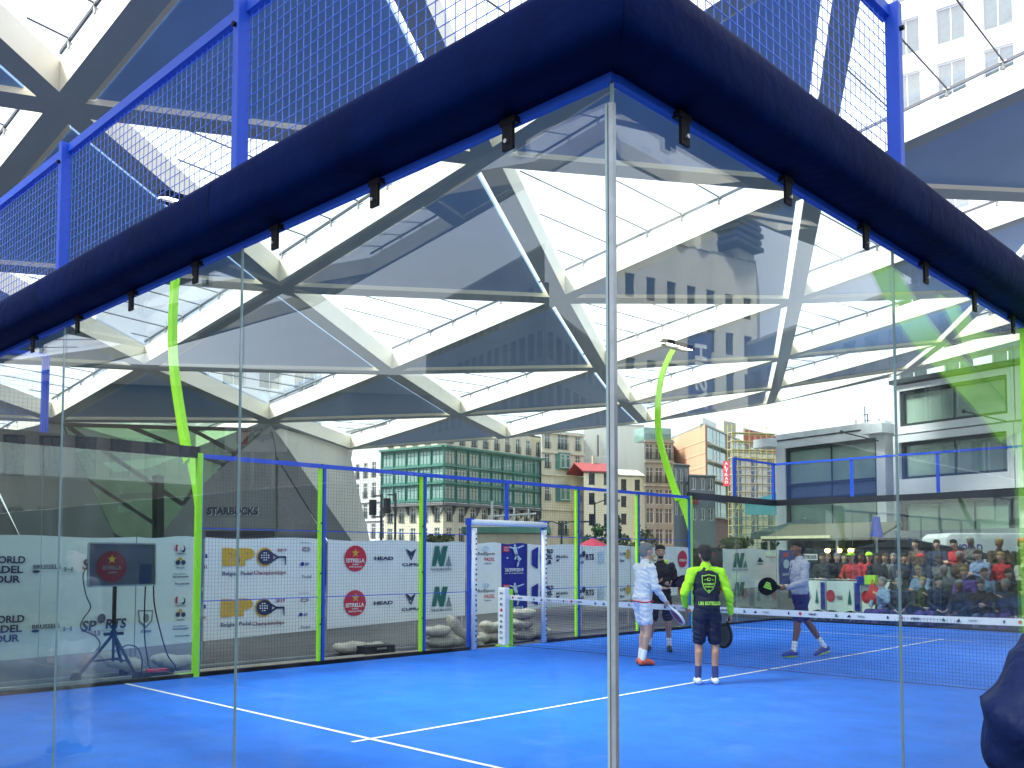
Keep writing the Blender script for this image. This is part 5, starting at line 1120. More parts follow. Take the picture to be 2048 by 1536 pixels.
# ================================================================== SCREEN ON A TRIPOD, CABLES, SANDBAGS, KERBS
def screen():
    B_ = at_x(232, 1300, -10.75); base = V((-10.75, B_.y, -.05)); t = thing('screen_stand', 'grey flat screen on a black tripod behind the left glass wall', 'screen', base)
    c = [at_x(u_, v_, -10.62)-base for u_, v_ in ((176, 1173), (310, 1169), (310, 1088), (178, 1086))]
    sc = MB().prism(c, (-.05, 0, 0)).build('screen_panel', M('dull grey screen', (.10, .10, .15), .25, var=.25, scale=2), t, bevel=.004)
    q = MB(); e = V((.006, 0, 0))
    for i in range(4): q.bar(c[i]+e, c[(i+1) % 4]+e, .02, .02)
    q.build('screen_frame', m_steel, sc)
    b = Board(c[0]+V((.008, 0, 0)), (c[1]-c[0]), (0, 0, 1), (1, 0, 0), sc); W_ = (c[1]-c[0]).length; H_ = (c[3]-c[0]).length
    dr = M('dull red disc', (.22, .01, .025), .4, var=0); b.ell(W_*.33, H_*.45, H_*.36, H_*.36, dr); b.star(W_*.33, H_*.62, H_*.11, m_gold); b.text('ESTRELLA', W_*.20, W_*.47, H_*.38, H_*.47, m_gprint); b.text('DAMM', W_*.28, W_*.40, H_*.29, H_*.34, m_gprint); b.rect(W_*.76, W_*.93, .02, H_*.5, m_navy); b.done('screen_image')
    px = (c[0]+c[1])/2; top = V((-.06, px.y-.02, px.z+.1)); hub = at_x(232, 1268, -10.75)-base; hub.x = -.06; hub.y = top.y
    q = MB(); q.tube([top, hub], .028, 10); q.tube([hub, V((hub.x, hub.y, .25))], .02, 8); q.build('pole', m_black, t, smooth=True)
    q = MB(); q.tube([hub+V((0, -.13, 0)), hub+V((0, .13, 0))], .022, 8); q.tube([hub-V((0, 0, .05)), hub+V((0, 0, .04))], .045, 10); q.build('hub', m_black, t)
    for a_ in (-100, 20, 140):
        f_ = V((hub.x+.42*math.cos(rad(a_)), hub.y+.46*math.sin(rad(a_)), .05)); q = MB(); q.tube([hub, f_], .022, 8); l_ = q.build('leg', m_black, t)
        MB().tube([f_+V((0, 0, .02))-V((.02, 0, 0)), f_+V((.02, 0, .02))], .065, 14).build('wheel', m_black, l_)
        MB().tube([V((hub.x, hub.y, .28)), hub.lerp(f_, .62)], .012, 6).build('brace', m_black, t)
    return base, c
base, c = screen()
def cable(label, pts, r=.012, mat=None):
    P = [V(p) for p in pts]; cat = []
    for i in range(len(P)-1):
        p0 = P[max(i-1, 0)]; p1 = P[i]; p2 = P[i+1]; p3 = P[min(i+2, len(P)-1)]
        for k in range(6):
            s = k/6; cat.append(.5*((2*p1)+(p2-p0)*s+(2*p0-5*p1+4*p2-p3)*s*s+(3*p1-p0-3*p2+p3)*s**3))
    cat.append(P[-1]); tag(MB().tube(cat, r, 6).build('cable', mat or m_black, smooth=True), label, 'cable')
X_ = -10.66
def cx_(pts, x=X_): return [at_x(u_, v_, x) for u_, v_ in pts]
cable('thin black cable curling down left of the screen', cx_([(178, 1130), (166, 1150), (172, 1190), (181, 1215), (165, 1240), (163, 1258), (190, 1272), (200, 1290), (185, 1308)]), .009)
cable('black cable hanging straight down from the right part of the screen', cx_([(291, 1172), (289, 1220), (289, 1270), (294, 1310), (304, 1340)])+[V((X_+.3, at_x(330, 1352, X_).y, -.04))], .010)
cable('black cable bowing right from the screen corner towards the lime mast', cx_([(307, 1171), (309, 1210), (320, 1260), (335, 1310), (352, 1335)])+[V((-10.4, 3.9, -.03)), V((-10.3, 4.6, -.04))], .010)
cable('black cable looping beside the tripod leg', cx_([(238, 1300), (255, 1290), (275, 1296), (284, 1320), (283, 1345)]), .009)
cable('long dark cable lying on the ground along the mesh fence', [V((-10.45+.08*math.sin(y*1.9), y, -.045)) for y in [3.4+.5*i for i in range(12)]], .014)
cable('second dark cable snaking on the ground just outside the fence', [V((-10.75+.12*math.sin(y*1.3+1), y, -.045)) for y in [3.8+.6*i for i in range(14)]], .014)
for y0, y1, x, lb in ((-2., 9., -11.35, 'long pale kerb strip nearest the banners, left part'), (-2., 8.2, -10.85, 'pale kerb strip close behind the glass and mesh')):
    tag(MB().b2((x-.05, y0, -.055), (x+.05, y1, -.02)).build('kerb', M('pale kerb stone', (.30, .31, .31), .8)), kind='structure')
tag(MB().b2((-10.62, 3.6, -.055), (-10.15, 8.6, .0)).build('pavement_slab', M('tan paving slabs', (.30, .25, .20), .85, var=.2, scale=3)), kind='structure')
def sandbag(label, P, L_=.55, w_=.32, h=.15, rz=0., tilt=0.):
    q = MB(); nu, nv = 28, 16; vs = []; rg = random.Random(int(P[1]*1000)+int(P[2]*100)); ph = rg.uniform(0, 6)
    R = Matrix.Rotation(rz, 3, 'Z') @ Matrix.Rotation(tilt, 3, 'Y')
    for i in range(nu):
        for j in range(nv):
            a_ = 2*math.pi*j/nv; s = -1+2*i/(nu-1); f_ = max(.06, (1-abs(s)**3.2))**.55
            x = s*L_/2; y = math.cos(a_)*w_/2*f_*(1+.06*math.sin(s*7+ph)); z = math.sin(a_)*h/2*f_*(1+.12*math.sin(s*5+a_*2+ph)); y = math.copysign(abs(y/(w_/2+1e-9))**.85*w_/2, y)
            z -= .02*math.cos(s*2.4); z += .008*math.sin(s*22+3*math.sin(a_*2+ph))
            vs.append(V(P)+R @ V((x, y, z+h/2)))
    q.add(vs, [(i*nv+j, i*nv+(j+1) % nv, (i+1)*nv+(j+1) % nv, (i+1)*nv+j) for i in range(nu-1) for j in range(nv)]+[tuple(range(nv)), tuple(range((nu-1)*nv, nu*nv))])
    tag(q.build('sandbag', m_bag, smooth=True), label, 'sandbag', 'sandbags at the foot of the barrier')
SB = [((872, 1262), 1.5, 0, 'plump sandbag on top of the pile left of the doorway', .20), ((880, 1280), 1.3, 0, 'lower sandbag of the pile left of the doorway', .0), ((906, 1284), 1.7, 0, 'low sandbag touching the blue door post', .0), ((912, 1250), 1.2, .8, 'steep sandbag leaning on the heap beside the blue door post', .22),
      ((946, 1276), 1.0, 1.0, 'upright narrow sandbag just inside the doorway', .0), ((958, 1286), 2.0, 0, 'small round sandbag at the centre of the doorway', .0), ((985, 1262), 1.6, .1, 'long sandbag propped behind the net post', .2), ((992, 1280), 1.5, 0, 'long sandbag on the ground behind the net post', 0.),
      ((1046, 1246), 1.5, 0, 'upper sandbag right of the net post', .42), ((1042, 1258), 1.6, 0, 'middle sandbag right of the net post', .22), ((1050, 1270), 1.5, 0, 'bottom sandbag right of the net post', .0), ((1075, 1266), 1.2, 0, 'short sandbag by the right door post', .02),
      ((700, 1300), 1.5, 0, 'dome shaped sandbag beside the second lime post', .03), ((735, 1298), 1.2, 0, 'flat sandbag right of the dome shaped one', .0), ((345, 1325), 1.4, .1, 'grey sandbag behind the first lime mast', .05), ((240, 1325), 1.0, .3, 'pale sandbag behind the tripod legs', .1)]
for (u_, v_), rz, tl, lb, z in SB: p = at_x(u_, 1280, -11.2); sandbag(lb, (p.x, p.y, -.05+z), .62 if tl < .5 else .7, .36, .2, rz, tl)
cb = thing('equipment_case', 'low black equipment case on the ground beside the dome shaped sandbag', 'case', at_x(752, 1290, -10.9)*1); cb.location.z = -.05
MB().b2((-.15, -.3, 0), (.15, .3, .16)).build('case_body', m_black, cb, bevel=.01); MB().b2((-.152, -.1, .10), (.158, .1, .13)).build('latch', m_steel, cb)
q = MB(); pf = thing('power_strip', 'black box with a red stripe at the foot of the tripod', 'power strip', (-10.55, at_x(312, 1355, -10.55).y, -.05)); MB().b2((-.1, -.2, 0), (.1, .2, .1)).build('box', m_black, pf, bevel=.01); MB().b2((-.06, -.12, .1), (.06, .14, .13)).build('red_lid', m_red, pf)

# ================================================================== STREET FURNITURE between the barrier and the houses
def lamp(label, u_, D, vtop, arms=1, name='street_lamp'):
    P = gp(u_, D, -.05); H = zat(P, vtop); t = thing(name, label, 'street lamp', P); q = MB(); q.tube([(0, 0, 0), (0, 0, H+.05)], .09, 8, .05); q.build('pole', iron, t)
    for s in ((1, -1) if arms == 2 else (1,)):
        q = MB(); d = rt*s; d.z = 0; q.tube([V((0, 0, H-.1)), d*.5+V((0, 0, H+.1)), d*1.2+V((0, 0, H+.12))], .035, 6); q.build('arm', iron, t); MB().box(d*1.35+V((0, 0, H+.1)), (.5, .3, .1)).build('lamp_head', iron, t)
lamp('dark street lamp with two arms in front of the low cream house', 1190, 60, 1003, 1); lamp('double armed street lamp right of the doorway in front of the bow window house', 1123, 55, 1045, 2)
def signal(label, u_, D, vtop):
    P = gp(u_, D, -.05); H = zat(P, vtop); t = thing('traffic_light', label, 'traffic light', P); MB().tube([(0, 0, 0), (0, 0, H)], .07, 8).build('pole', iron, t)
    d = -rt*1.0; d.z = 0; MB().box(d*.45+V((0, 0, H-.7)), (.28, .28, .8)).build('signal_head', m_black, t); q = MB(); q.tube([V((0, 0, H-.1)), d*.45+V((0, 0, H-.1))], .04, 6); q.tube([V((0, 0, H-1.2)), d*.45+V((0, 0, H-1.2))], .04, 6); q.build('bracket', iron, t)
signal('black traffic light beside the canopy leg, before the pale stone house', 762, 48, 986); signal('black traffic light before the green building, left of the second lime post', 790, 50, 984)
P = gp(984, 48, -.05); t = thing('flag_pole', 'slim white pole with crossing white arms behind the doorway', 'pole', P); H = zat(P, 1000); MB().tube([(0, 0, 0), (0, 0, H)], .07, 8).build('pole', wf, t)
q = MB(); d = V((rt.x, rt.y, 0)); z = zat(P, 1031); q.tube([d*-.2+V((0, 0, z)), d*2.3+V((0, 0, z+.15))], .05, 6); q.tube([d*1.15+V((0, 0, z-.3)), d*1.15+V((0, 0, z+.5))], .05, 6); q.tube([d*1.9+V((0, 0, z-.1)), d*1.9+V((0, 0, z+.4))], .04, 6); q.build('cross_arm', wf, t)
P = gp(1012, 44, -.05); t = thing('kiosk', 'low stone kiosk with a green metal roof edge behind the doorway', 'kiosk', P); d = V((rt.x, rt.y, 0)); n = V((-fw.x, -fw.y, 0)); za, zb = zat(P, 1052), zat(P, 1064)
MB().prism([d*-1.9, d*1.9, d*1.9-n*3, d*-1.9-n*3], (0, 0, zb)).build('wall', gst, t); MB().prism([d*-2.1+n*.3+V((0, 0, zb)), d*2.1+n*.3+V((0, 0, zb)), d*2.1-n*3.2+V((0, 0, zb)), d*-2.1-n*3.2+V((0, 0, zb))], (0, 0, za-zb)).build('roof', gi, t)
leafA = M('leaf green', (.045, .11, .025), .6, var=.5, scale=30); leafB = M('olive leaf', (.10, .12, .03), .6, var=.5, scale=30); bark = M('bark', (.06, .045, .03), .9)
def tree(label, u_, D, vt, wd, hh, leaf, name='tree', n=900):
    P = gp(u_, D, -.05); H = zat(P, vt); t = thing(name, label, 'tree' if name == 'tree' else 'hedge', P); rg = random.Random(int(u_))
    q = MB(); q.tube([(0, 0, 0), (.05, .05, H*.45), (-.05, .1, H*.75)], .12, 7, .04)
    for i in range(6): a_ = rg.uniform(0, 6.28); z0_ = H*rg.uniform(.3, .6); q.tube([(0, 0, z0_), (math.cos(a_)*wd*.3, math.sin(a_)*wd*.3, z0_+hh*.35)], .05, 5, .015)
    q.build('trunk', bark, t); q = MB(); cl_ = [(rg.uniform(-.75, .75)*wd, rg.uniform(-.5, .5)*wd, H-hh*rg.uniform(.15, .9), rg.uniform(.22, .42)*wd) for _ in range(9)]
    for i in range(n):
        c = rg.choice(cl_); a_ = rg.uniform(0, 6.28); e_ = math.asin(rg.uniform(-1, 1)); r = c[3]*rg.uniform(.5, 1.05)
        p = V((c[0]+r*math.cos(a_)*math.cos(e_), c[1]+r*math.sin(a_)*math.cos(e_), min(H, c[2]+r*math.sin(e_)*.9))); u1 = V((rg.uniform(-1, 1), rg.uniform(-1, 1), rg.uniform(-1, 1))).normalized(); u2 = u1.orthogonal().normalized(); s = rg.uniform(.06, .14)
        q.face([p-u1*s, p+u2*s*.6, p+u1*s, p-u2*s*.6])
    q.build('crown', leaf, t)
tree('young green tree behind the corner glass edge', 1218, 46, 1022, 1.3, 2.4, leafA); tree('lower green bush with small leaves right of the corner glass edge', 1262, 44, 1052, 1.5, 1.6, leafB)
tree('low green shrub left of the corner glass edge above the banners', 1190, 45, 1046, .9, 1.4, leafA)
for i, (ua, ub, vt, lb) in enumerate(((1400, 1450, 1078, 'olive hedge above the black banner sheet'), (1452, 1510, 1074, 'olive hedge in front of the scaffolding foot'), (1512, 1560, 1076, 'olive hedge left of the white glass building foot'), (838, 905, 1068, 'clipped yellow green hedge left of the blue door post'))):
    tree(lb, (ua+ub)/2, 40, vt, (ub-ua)/1847*40*.62, 1.0, leafB, 'hedge', 700)
P = gp(1186, 43, -.05); t = thing('parasol', 'small dark red closed topped parasol peeping over the banners near the shrubs', 'parasol', P); z = zat(P, 1073); q = MB(); q.v = [(math.cos(a_)*1.0, math.sin(a_)*1.0, z-.5) for a_ in [math.pi*i/4 for i in range(8)]]+[(0, 0, z)]; q.f = [(i, (i+1) % 8, 8) for i in range(8)]; q.m = [0]*8; q.build('canopy', M('dark red cloth', (.30, .02, .05), .8), t); MB().tube([(0, 0, 0), (0, 0, z)], .03, 6).build('pole', iron, t)

# ================================================================== CROWD, BARRIERS AND STALLS BEYOND THE FAR WALL
def yb(u_, v_, Y): return on(u_, v_, (0, Y, 0), (0, 1, 0))
m_dark = M('dark terrace cloth', (.012, .013, .018), .8, var=.2)
# stepped stand
t = thing('grandstand', 'dark stepped stand carrying the seated crowd beyond the far wall', 'grandstand', (-6, 20.55, -.05))
ROWS = [(20.55, .22), (21.2, .52), (21.85, .84), (22.5, 1.18)]
for y, z in ROWS: 
    q = MB(); q.b2((-2.0, y-20.55+.05, 0), (5.2, y-20.55+.65, z-.06)); q.build('step', M('dark decking', (.025, .025, .03), .8), t); MB().b2((-2.0, y-20.55-.0, z-.05), (5.2, y-20.55+.32, z)).build('bench', M('grey bench board', (.10, .10, .11), .7), t)
SEAT = dict(STAND, kL=(-.13, .40, .93), kR=(.13, .40, .93), aL=(-.13, .42, .52), aR=(.14, .42, .52), eL=(-.24, .08, 1.16), eR=(.24, .08, 1.16), wL=(-.12, .30, 1.04), wR=(.10, .32, 1.02))
SEAT2 = dict(SEAT, eL=(-.26, .12, 1.18), eR=(.26, .14, 1.14), wL=(-.06, .24, 1.36), wR=(.04, .36, 1.08)); SEAT3 = dict(SEAT, eL=(-.24, .22, 1.10), eR=(.24, .22, 1.10), wL=(-.05, .40, 1.20), wR=(.05, .40, 1.18), kL=(-.20, .38, .94))
LEAN = dict(STAND, eL=(-.27, .12, 1.16), eR=(.27, .12, 1.16), wL=(-.10, .36, 1.10), wR=(.10, .36, 1.10))
jk = [cloth('black coat', (.012, .012, .016)), cloth('dark olive coat', (.03, .032, .02)), cloth('pale blue shirt', (.22, .30, .50)), cloth('red fleece', (.45, .02, .03)), cloth('cream jumper', (.52, .50, .40)), cloth('navy coat', (.012, .02, .06)), cloth('purple top', (.10, .04, .25)), cloth('slate hoodie', (.10, .13, .22)), cloth('brown jacket', (.08, .05, .035)), cloth('grey coat', (.12, .12, .13))]
jn = ['black coat', 'dark olive coat', 'pale blue shirt', 'red fleece', 'cream jumper', 'navy coat', 'purple top', 'slate grey hoodie', 'brown jacket', 'grey coat']
hrs = [hairD, hairB, hairG, M('fair hair', (.30, .20, .08), .7, var=.3, scale=50)]; hn = ['black hair', 'brown hair', 'grey hair', 'fair hair']; sks = [skinA, skinB, skinC]
PR = []
fc = (V((CAM.x, CAM.y, 0))-V((-6, 22, 0))).normalized()
for i, (po, ln3, tn) in enumerate(((SEAT, .12, .2), (SEAT2, .05, -.3), (SEAT3, .3, .35), (LEAN, .14, .0), (STAND, .0, -.4))):
    p_, _ = person('x', (-50, -40-i, 0), (0, -1), 1.76, po, skinB, hairB, jk[i], jk[5], m_black, m_black, turn=tn, lean=ln3, vox=.02, trousers=jk[(i+5) % 10]); PR.append(p_)
USED = set()
def spectator(i, P, fz, j, h, s, label, group, cap_=None, first={}):
    src = PR[i]; o = copy_tree(src); o.location = P; o.rotation_euler.z = fz; o['label'] = label; o['group'] = group
    for c_ in o.children:
        k = c_.name.split('.')[0]; m_ = {'body': s, 'jacket': j, 'hair': h, 'eyebrow': h}.get(k)
        if m_ is not None: c_.material_slots[0].link = 'OBJECT'; c_.material_slots[0].material = m_
    if cap_:
        kk = 1.76/1.78; y = 1.70*kk; ln3 = (.12, .05, .3, .14, 0)[i]*.75
        q = MB(); q.sph((0, .005+ln3, y+.045), (.098, .112, .078), None, 14, 8); q.b2((-.06, .09+ln3, y+.03), (.06, .19+ln3, y+.045)); q.build('cap', cap_, o)
    return o
limecap = M('lime cap cloth', (.50, .85, .03), .7); redcap = M('red cap cloth', (.60, .03, .04), .7)
rg = random.Random(3); where = ['front row', 'second row', 'third row', 'top row']; ordn = ['first', 'second', 'third', 'fourth', 'fifth', 'sixth', 'seventh', 'eighth', 'ninth', 'tenth', 'eleventh', 'twelfth']
for r, (y, z) in enumerate(ROWS):
    x = -7.55+.22*(r % 2); k = 0
    while x < -3.2:
        i = rg.choice((0, 1, 2, 0)); j = rg.choice((0, 0, 1, 1, 5, 5, 8, 9, 7, 2, 0, 5, 4, 8, 3)); h = rg.choice((0, 0, 1, 1, 2, 3)); s = rg.choice((0, 1, 1, 2)); cp_ = redcap if (r, k) in ((3, 5), (2, 1)) else None
        if (r, k) in ((1, 1), (2, 4)): j = 2
        if (r, k) == (1, 3): j = 6
        if (r, k) == (3, 2): j = 3
        if (r, k) == (0, 6): j, h = 5, 2
        if (r, k) == (2, 6): j = 4
        lb = f"person in {jn[j]}, {'red cap' if cp_ else hn[h]}, {ordn[k]} from left in {where[r]} of the stand"
        P = (x+rg.uniform(-.08, .08), y+.16+rg.uniform(-.08, .08), z-.85+rg.uniform(-.07, .05)-.02)
        spectator(i, P, math.atan2(fc.y, fc.x)-math.pi/2+rg.uniform(-.8, .7), jk[j], hrs[h], sks[s], lb, 'spectators seated on the stand', cp_); x += rg.uniform(.40, .50); k += 1
st = [(1600, 22.2, 3, 5, 0, 1, None, 'person in navy coat with black hair half hidden behind the grey jacketed player'), (1648, 22.1, 3, 0, 0, 0, None, 'person in black coat leaning on the white barrier, nearest the grey jacketed player'), (1672, 22.0, 3, 0, 2, 1, None, 'person in black coat with grey hair leaning on the barrier'), (1688, 24, 4, 5, 1, 1, None, 'person in navy coat standing behind the barrier line, tallest of the group'),
      (1706, 21.9, 3, 3, 0, 1, limecap, 'person in red fleece with a lime cap at the barrier'), (1722, 23.2, 4, 3, 1, 2, None, 'person in red fleece with brown hair behind the two lime caps'), (1738, 22.6, 4, 3, 0, 1, limecap, 'person in red fleece with a lime cap holding a bag'), (1754, 21.7, 4, 0, 0, 2, None, 'person in black coat beside the red bag'),
      (1770, 23.4, 4, 9, 1, 0, None, 'person in grey coat standing left of the stand'), (1655, 25.0, 4, 8, 3, 1, None, 'person in brown jacket with fair hair under the string lights'), (1722, 25.4, 4, 0, 0, 0, None, 'person in black coat further back under the string lights'), (1786, 24.4, 4, 5, 2, 1, None, 'person in navy coat with grey hair at the foot of the stand')]
for u_, y, i, j, h, s, cp_, lb in st:
    p = yb(u_, 1113, y); a_ = (V((CAM.x, CAM.y, 0))-V((p.x, p.y, 0))); spectator(i, (p.x, y, -.05), math.atan2(a_.y, a_.x)-math.pi/2+rg.uniform(-.5, .5), jk[j], hrs[h], sks[s], lb, 'spectators standing at the barrier', cp_)
def kill(o):
    for c_ in list(o.children): kill(c_)
    bpy.data.objects.remove(o)
for p_ in PR: kill(p_)
# crowd barriers with white banners
for k, (ua, ub) in enumerate(((1598, 1652), (1654, 1722), (1724, 1800))):
    A, B = yb(ua, 1150, 21.45), yb(ub, 1150, 21.45); t = thing('crowd_barrier', ['steel crowd barrier with white banner right behind the grey jacketed player', 'steel crowd barrier with white banner below the leaning spectators', 'steel crowd barrier with white banner beside the red bags'][k], 'barrier', (A.x, A.y, -.05), 0, 'crowd barriers')
    w_ = B.x-A.x; q = MB(); q.tube([(0, 0, .12), (0, 0, 1.08), (w_, 0, 1.08), (w_, 0, .12)], .018, 6); x = .12
    while x < w_: q.tube([(x, 0, .15), (x, 0, 1.08)], .007, 5); x += .11
    q.tube([(0, 0, .15), (w_, 0, .15)], .014, 6); q.build('frame', m_steel, t)
    for X in (.2, w_-.2): MB().tube([(X, -.3, .0), (X, 0, .15), (X, .3, .0)], .014, 6).build('foot', m_steel, t)
    n = 16; q = MB(); vs = []
    for i in range(n+1): vs += [V((w_*i/n, -.03-.012*math.sin(i*1.1), .25+.03*math.sin(i*.7))), V((w_*i/n, -.03, 1.04))]
    q.add(vs, [(2*i, 2*i+2, 2*i+3, 2*i+1) for i in range(n)]); q.build('banner_sheet', m_white, t, smooth=True)
    b = Board((0, -.045, 0), (1, 0, 0), (0, 0, 1), (0, -1, 0), t); b.ell(w_*.12, .65, .12, .16, m_red); b.text('HEAD', w_*.3, w_*.48, .55, .66, m_navy); b.poly([(w_*.62, .45), (w_*.68, .85), (w_*.74, .45)], m_green); b.rect(w_*.82, w_*.98, .28, 1.0, m_pblue); b.done('lettering')
P = (-8.2, 26.4, -.05); t = thing('dark_backdrop', 'black fabric screen closing off the back of the stand', 'screen wall', P)
MB().prism([(0, 0, 0), (7.6, 0, 0), (7.6, 0, 1.55), (0, 0, 1.55)], (0, .03, 0)).build('sheet', m_dark, t); q = MB()
for x in (0.05, 1.9, 3.8, 5.7, 7.55): q.tube([(x, .06, 0), (x, .06, 1.7)], .03, 6)
q.build('frame', m_steel, t)
t = thing('dark_backdrop', 'long black fabric screen along the right side, mirrored in the short glass wall', 'screen wall', (6.5, 1, -.05))  # added out of view so that the short wall mirrors dark
n = 48; vs = []; q = MB()
for i in range(n+1): y = 44*i/n; vs += [(.05*math.sin(y*2.3), y, 0), (.08*math.sin(y*2.3+.6), y, 3.9)]
q.add(vs, [(2*i, 2*i+2, 2*i+3, 2*i+1) for i in range(n)]); q.build('sheet', m_dark, t, smooth=True); q = MB()
for i in range(12): q.tube([(.18, i*4, 0), (.18, i*4, 4.0)], .04, 6)
q.tube([(.18, 0, 3.95), (.18, 44, 3.95)], .04, 6); q.build('frame', m_steel, t)
t = thing('dark_backdrop', 'low black fabric screen left of the camera, mirrored in the long glass wall', 'screen wall', (-26, -4.2, -.05))  # unseen sheet added to take pale haze off the long wall
n = 30; vs = []; q = MB()
for i in range(n+1): x = 23*i/n; vs += [(x, .05*math.sin(x*2.3), 0), (x, .07*math.sin(x*2.3+.6), 2.5)]
q.add(vs, [(2*i, 2*i+2, 2*i+3, 2*i+1) for i in range(n)]); q.build('sheet', m_dark, t, smooth=True); q = MB()
for i in range(9): q.tube([(i*2.85, -.16, 0), (i*2.85, -.16, 2.55)], .035, 6)
q.tube([(0, -.16, 2.5), (22.8, -.16, 2.5)], .035, 6); q.build('frame', m_steel, t)
# red bags
rb_ = M('red plastic bag', (.60, .015, .02), .35, var=.2, scale=6, bump=.8, bscale=10)
for (u_, v_, y, sc, lb) in ((1747, 1188, 20.75, 1., 'large red plastic bag left of the glass seam beyond the far wall'), (1782, 1200, 20.8, .8, 'smaller red plastic bag right of the glass seam beyond the far wall'), (1768, 1212, 20.7, .6, 'little red bag between the two larger ones')):
    P = yb(u_, v_, y); q = MB(); rr_ = random.Random(u_)
    q.sph((0, 0, 0), (.20*sc, .10*sc, .24*sc), None, 16, 12); q.v = [(x*(.95-z*2.6/sc)+.012*math.sin(z*60+y_*30), y_*(1-z/sc)+.012*math.sin(x*50+z*30), z*1.15+.02*math.sin(x*45)) for x, y_, z in q.v]; q.tube([(-.05*sc, 0, .22*sc), (-.02, 0, .36*sc), (.03*sc, 0, .22*sc)], .012, 5)
    o = q.build('plastic_bag', rb_, smooth=True); o.location = P; tag(o, lb, 'bag', 'red bags at the barrier')
# dark restaurant front with string lights and name board
A, B = gp(1575, 36), gp(1800, 33); d = (B-A).normalized(); n = V((d.y, -d.x, 0)); W_ = (B-A).length; t = thing('terrace_tent', 'long dark terrace tent with a pale lit edge behind the standing spectators', 'tent', A)
za, zb = zat(A, 1078), zat(A, 1056)
MB().prism([V(), d*W_, d*W_+V((0, 0, za)), V((0, 0, za))], n*-.2).build('back_panel', m_dark, t); MB().prism([n*2.+V((0, 0, za-.1)), d*W_+n*2.+V((0, 0, za-.1)), d*W_-n*.3+V((0, 0, za+.5)), n*-.3+V((0, 0, za+.5))], (0, 0, .08)).build('roof', M('warm grey awning', (.10, .095, .07), .8), t)
MB().bar(n*2.05+V((0, 0, za+.02)), d*W_*.62+n*2.05+V((0, 0, za+.02)), .08, .1).build('edge_trim', M('pale awning edge', (.62, .58, .38), .6), t)
for X in (0.05, .33, .66, .98): MB().tube([d*W_*X+n*1.9, d*W_*X+n*1.9+V((0, 0, za))], .05, 8).build('post', m_steel, t)
P0 = gp(1655, 33.4); P1 = gp(1778, 31); t = thing('string_light', 'string of six warm bulbs glowing above the standing spectators', 'string light', (P0.x, P0.y, 0)); zz = zat(P0, 1098); q = MB(); D_ = P1-P0
q.tube([V((0, 0, zz)), D_+V((0, 0, zz))], .012, 5); q.tube([V((0, 0, zz)), -D_*.45+V((0, 0, zz+.02))], .012, 5); q.build('wire', m_steel, t); bulb = M('warm bulb', (1, .62, .12), .4, var=0, emit=9)
for i in range(6): MB().sph(D_*(i/5.)+V((0, 0, zz-.06)), (.10, .10, .075), None, 10, 8).build('bulb', bulb, t, smooth=True)
P = gp(1603, 33); t = thing('name_board', 'white name board with dark capitals under the terrace tent edge', 'sign', (P.x, P.y, 0)); d = V((rt.x, rt.y, 0)); z0_, z1_ = zat(P, 1120), zat(P, 1108); O = V((0, 0, z0_)); ww = 33*32/1847
MB().prism([O, O+d*ww, O+d*ww+V((0, 0, z1_-z0_)), O+V((0, 0, z1_-z0_))], V((fw.x, fw.y, 0))*.06).build('board', m_wpad, t); MB().tube([O+d*.3, V((d.x*.3, d.y*.3, 0))], .03, 6).build('post', iron, t)
b = Board(O, d, (0, 0, 1), V((-fw.x, -fw.y, 0)), t); b.text('EETPECKER', .05*ww, .95*ww, .04, z1_-z0_-.04, m_navy, bold=.03); b.done()
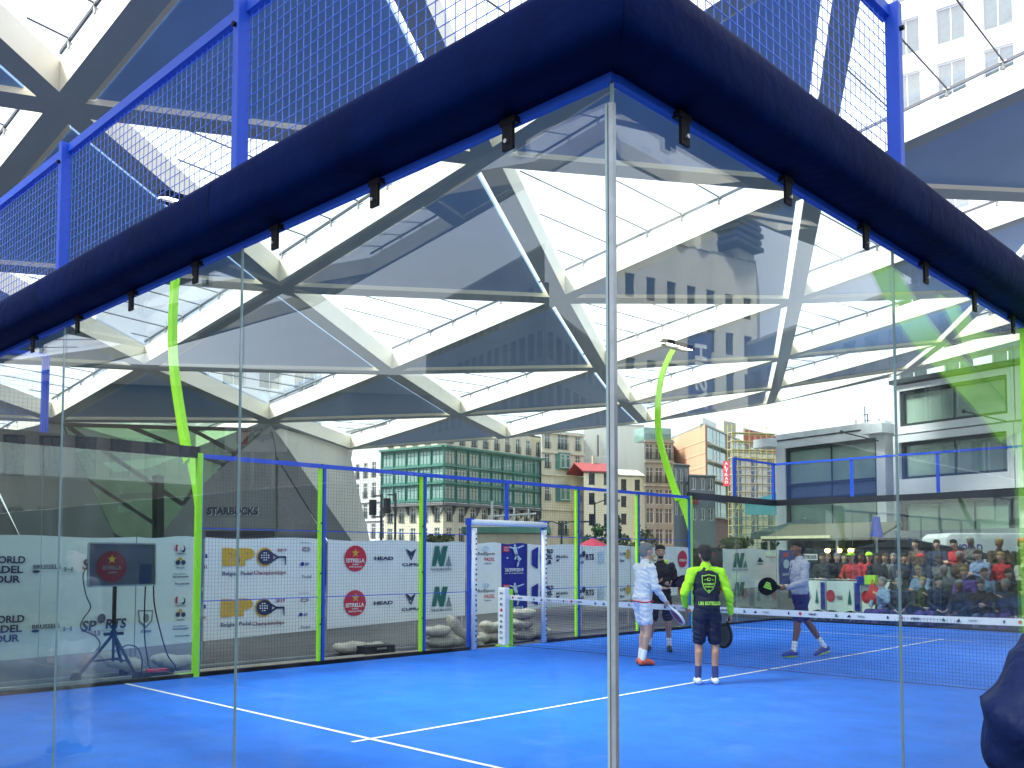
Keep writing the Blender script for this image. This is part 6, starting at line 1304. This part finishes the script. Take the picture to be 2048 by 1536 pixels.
def parasol(label, u_, D, vtop, vrim, rw, mat, closed=False, word=None):
    P = gp(u_, D, -.05); H = zat(P, vtop); h2 = zat(P, vrim); t = thing('parasol', label, 'parasol', P); MB().tube([(0, 0, 0), (0, 0, H+.05)], .04, 8).build('pole', m_steel, t)
    q = MB(); n = 8
    if closed: q.tube([(0, 0, h2), (.02, 0, h2+(H-h2)*.2), (0, 0, h2+(H-h2)*.6), (0, 0, H)], rw, 10, rw*.55)
    else:
        ring = [V((math.cos(a_)*rw, math.sin(a_)*rw, h2)) for a_ in [2*math.pi*i/n+.3 for i in range(n)]]; low = [p-V((0, 0, .28)) for p in ring]; q.v = [tuple(p) for p in ring+low]+[(0, 0, H)]; q.f = [(i, (i+1) % n, 2*n) for i in range(n)]+[(i, (i+1) % n, (i+1) % n+n, i+n) for i in range(n)]; q.m = [0]*len(q.f)
    q.build('canopy', mat, t); 
    if word: b = Board(V((-fw.x, -fw.y, 0))*(rw*.98)-V((rt.x, rt.y, 0))*.55+V((0, 0, h2-.22)), V((rt.x, rt.y, -.1)), (0, 0, 1), V((-fw.x, -fw.y, 0)), t); b.text(word, 0, 1.1, 0, .25, m_white, bold=.03, e=.08); b.done()
parasol('closed bright blue parasol with white top behind the glass seam', 1754, 28, 1030, 1070, .19, M('bright blue cloth', (.02, .06, .60), .7), True)
parasol('black open parasol left of the stand', 1810, 30, 1072, 1092, 1.5, m_dark); parasol('black open parasol with white word behind the upper rows', 1912, 27.5, 1088, 1112, 1.3, m_dark, word='padel')
parasol('dark green grey open parasol with white word in front of the glass building', 1610, 40, 1035, 1062, 2.3, M('dark green grey cloth', (.09, .13, .12), .7), word='Wolu')
P = gp(1946, 33, -.05); t = thing('van', 'white van with blue lettering parked behind the stand', 'van', P, math.atan2(rt.y, rt.x)); H = zat(P, 1063)
q = MB(); q.prism([(-1.1, 0, .35), (3.6, 0, .35), (3.6, 0, H-.1), (3.3, 0, H), (-.75, 0, H), (-.95, 0, H-.15)], (0, 1.9, 0)); q.build('body', m_wpad, t, bevel=.06); 
for x in (-.3, 2.8): w_ = MB().tube([(x, -.03, .33), (x, .2, .33)], .33, 18).build('wheel', m_black, t); MB().tube([(x, -.05, .33), (x, -.03, .33)], .18, 14).build('rim', m_steel, w_)
b = Board((-.75, 0, 0), (1, 0, 0), (0, 0, 1), (0, -1, 0), t); b.text('WORLD', 0, 1.1, H-.65, H-.4, m_pblue, bold=.03); b.text('PADEL', 0, 1.0, H-.98, H-.73, m_pblue, bold=.03); b.text('TOUR', 0, .8, H-1.3, H-1.06, m_pblue, bold=.03); b.done(); MB().b2((2.2, -.02, 1.2), (3.1, .0, 1.75)).build('side_window', m_fglass, t)
# litter bin, lime lidded box held at the barrier
P = yb(1733, 1160, 21.3); t = thing('carton', 'bright lime and blue carton standing on the barrier edge below the lime caps', 'carton', P); MB().b2((-.02, -.1, -.12), (.26, .1, .12)).build('lime_half', limecap, t, bevel=.02); MB().b2((-.22, -.1, -.12), (-.022, .1, .10)).build('blue_half', m_pblue, t, bevel=.02)
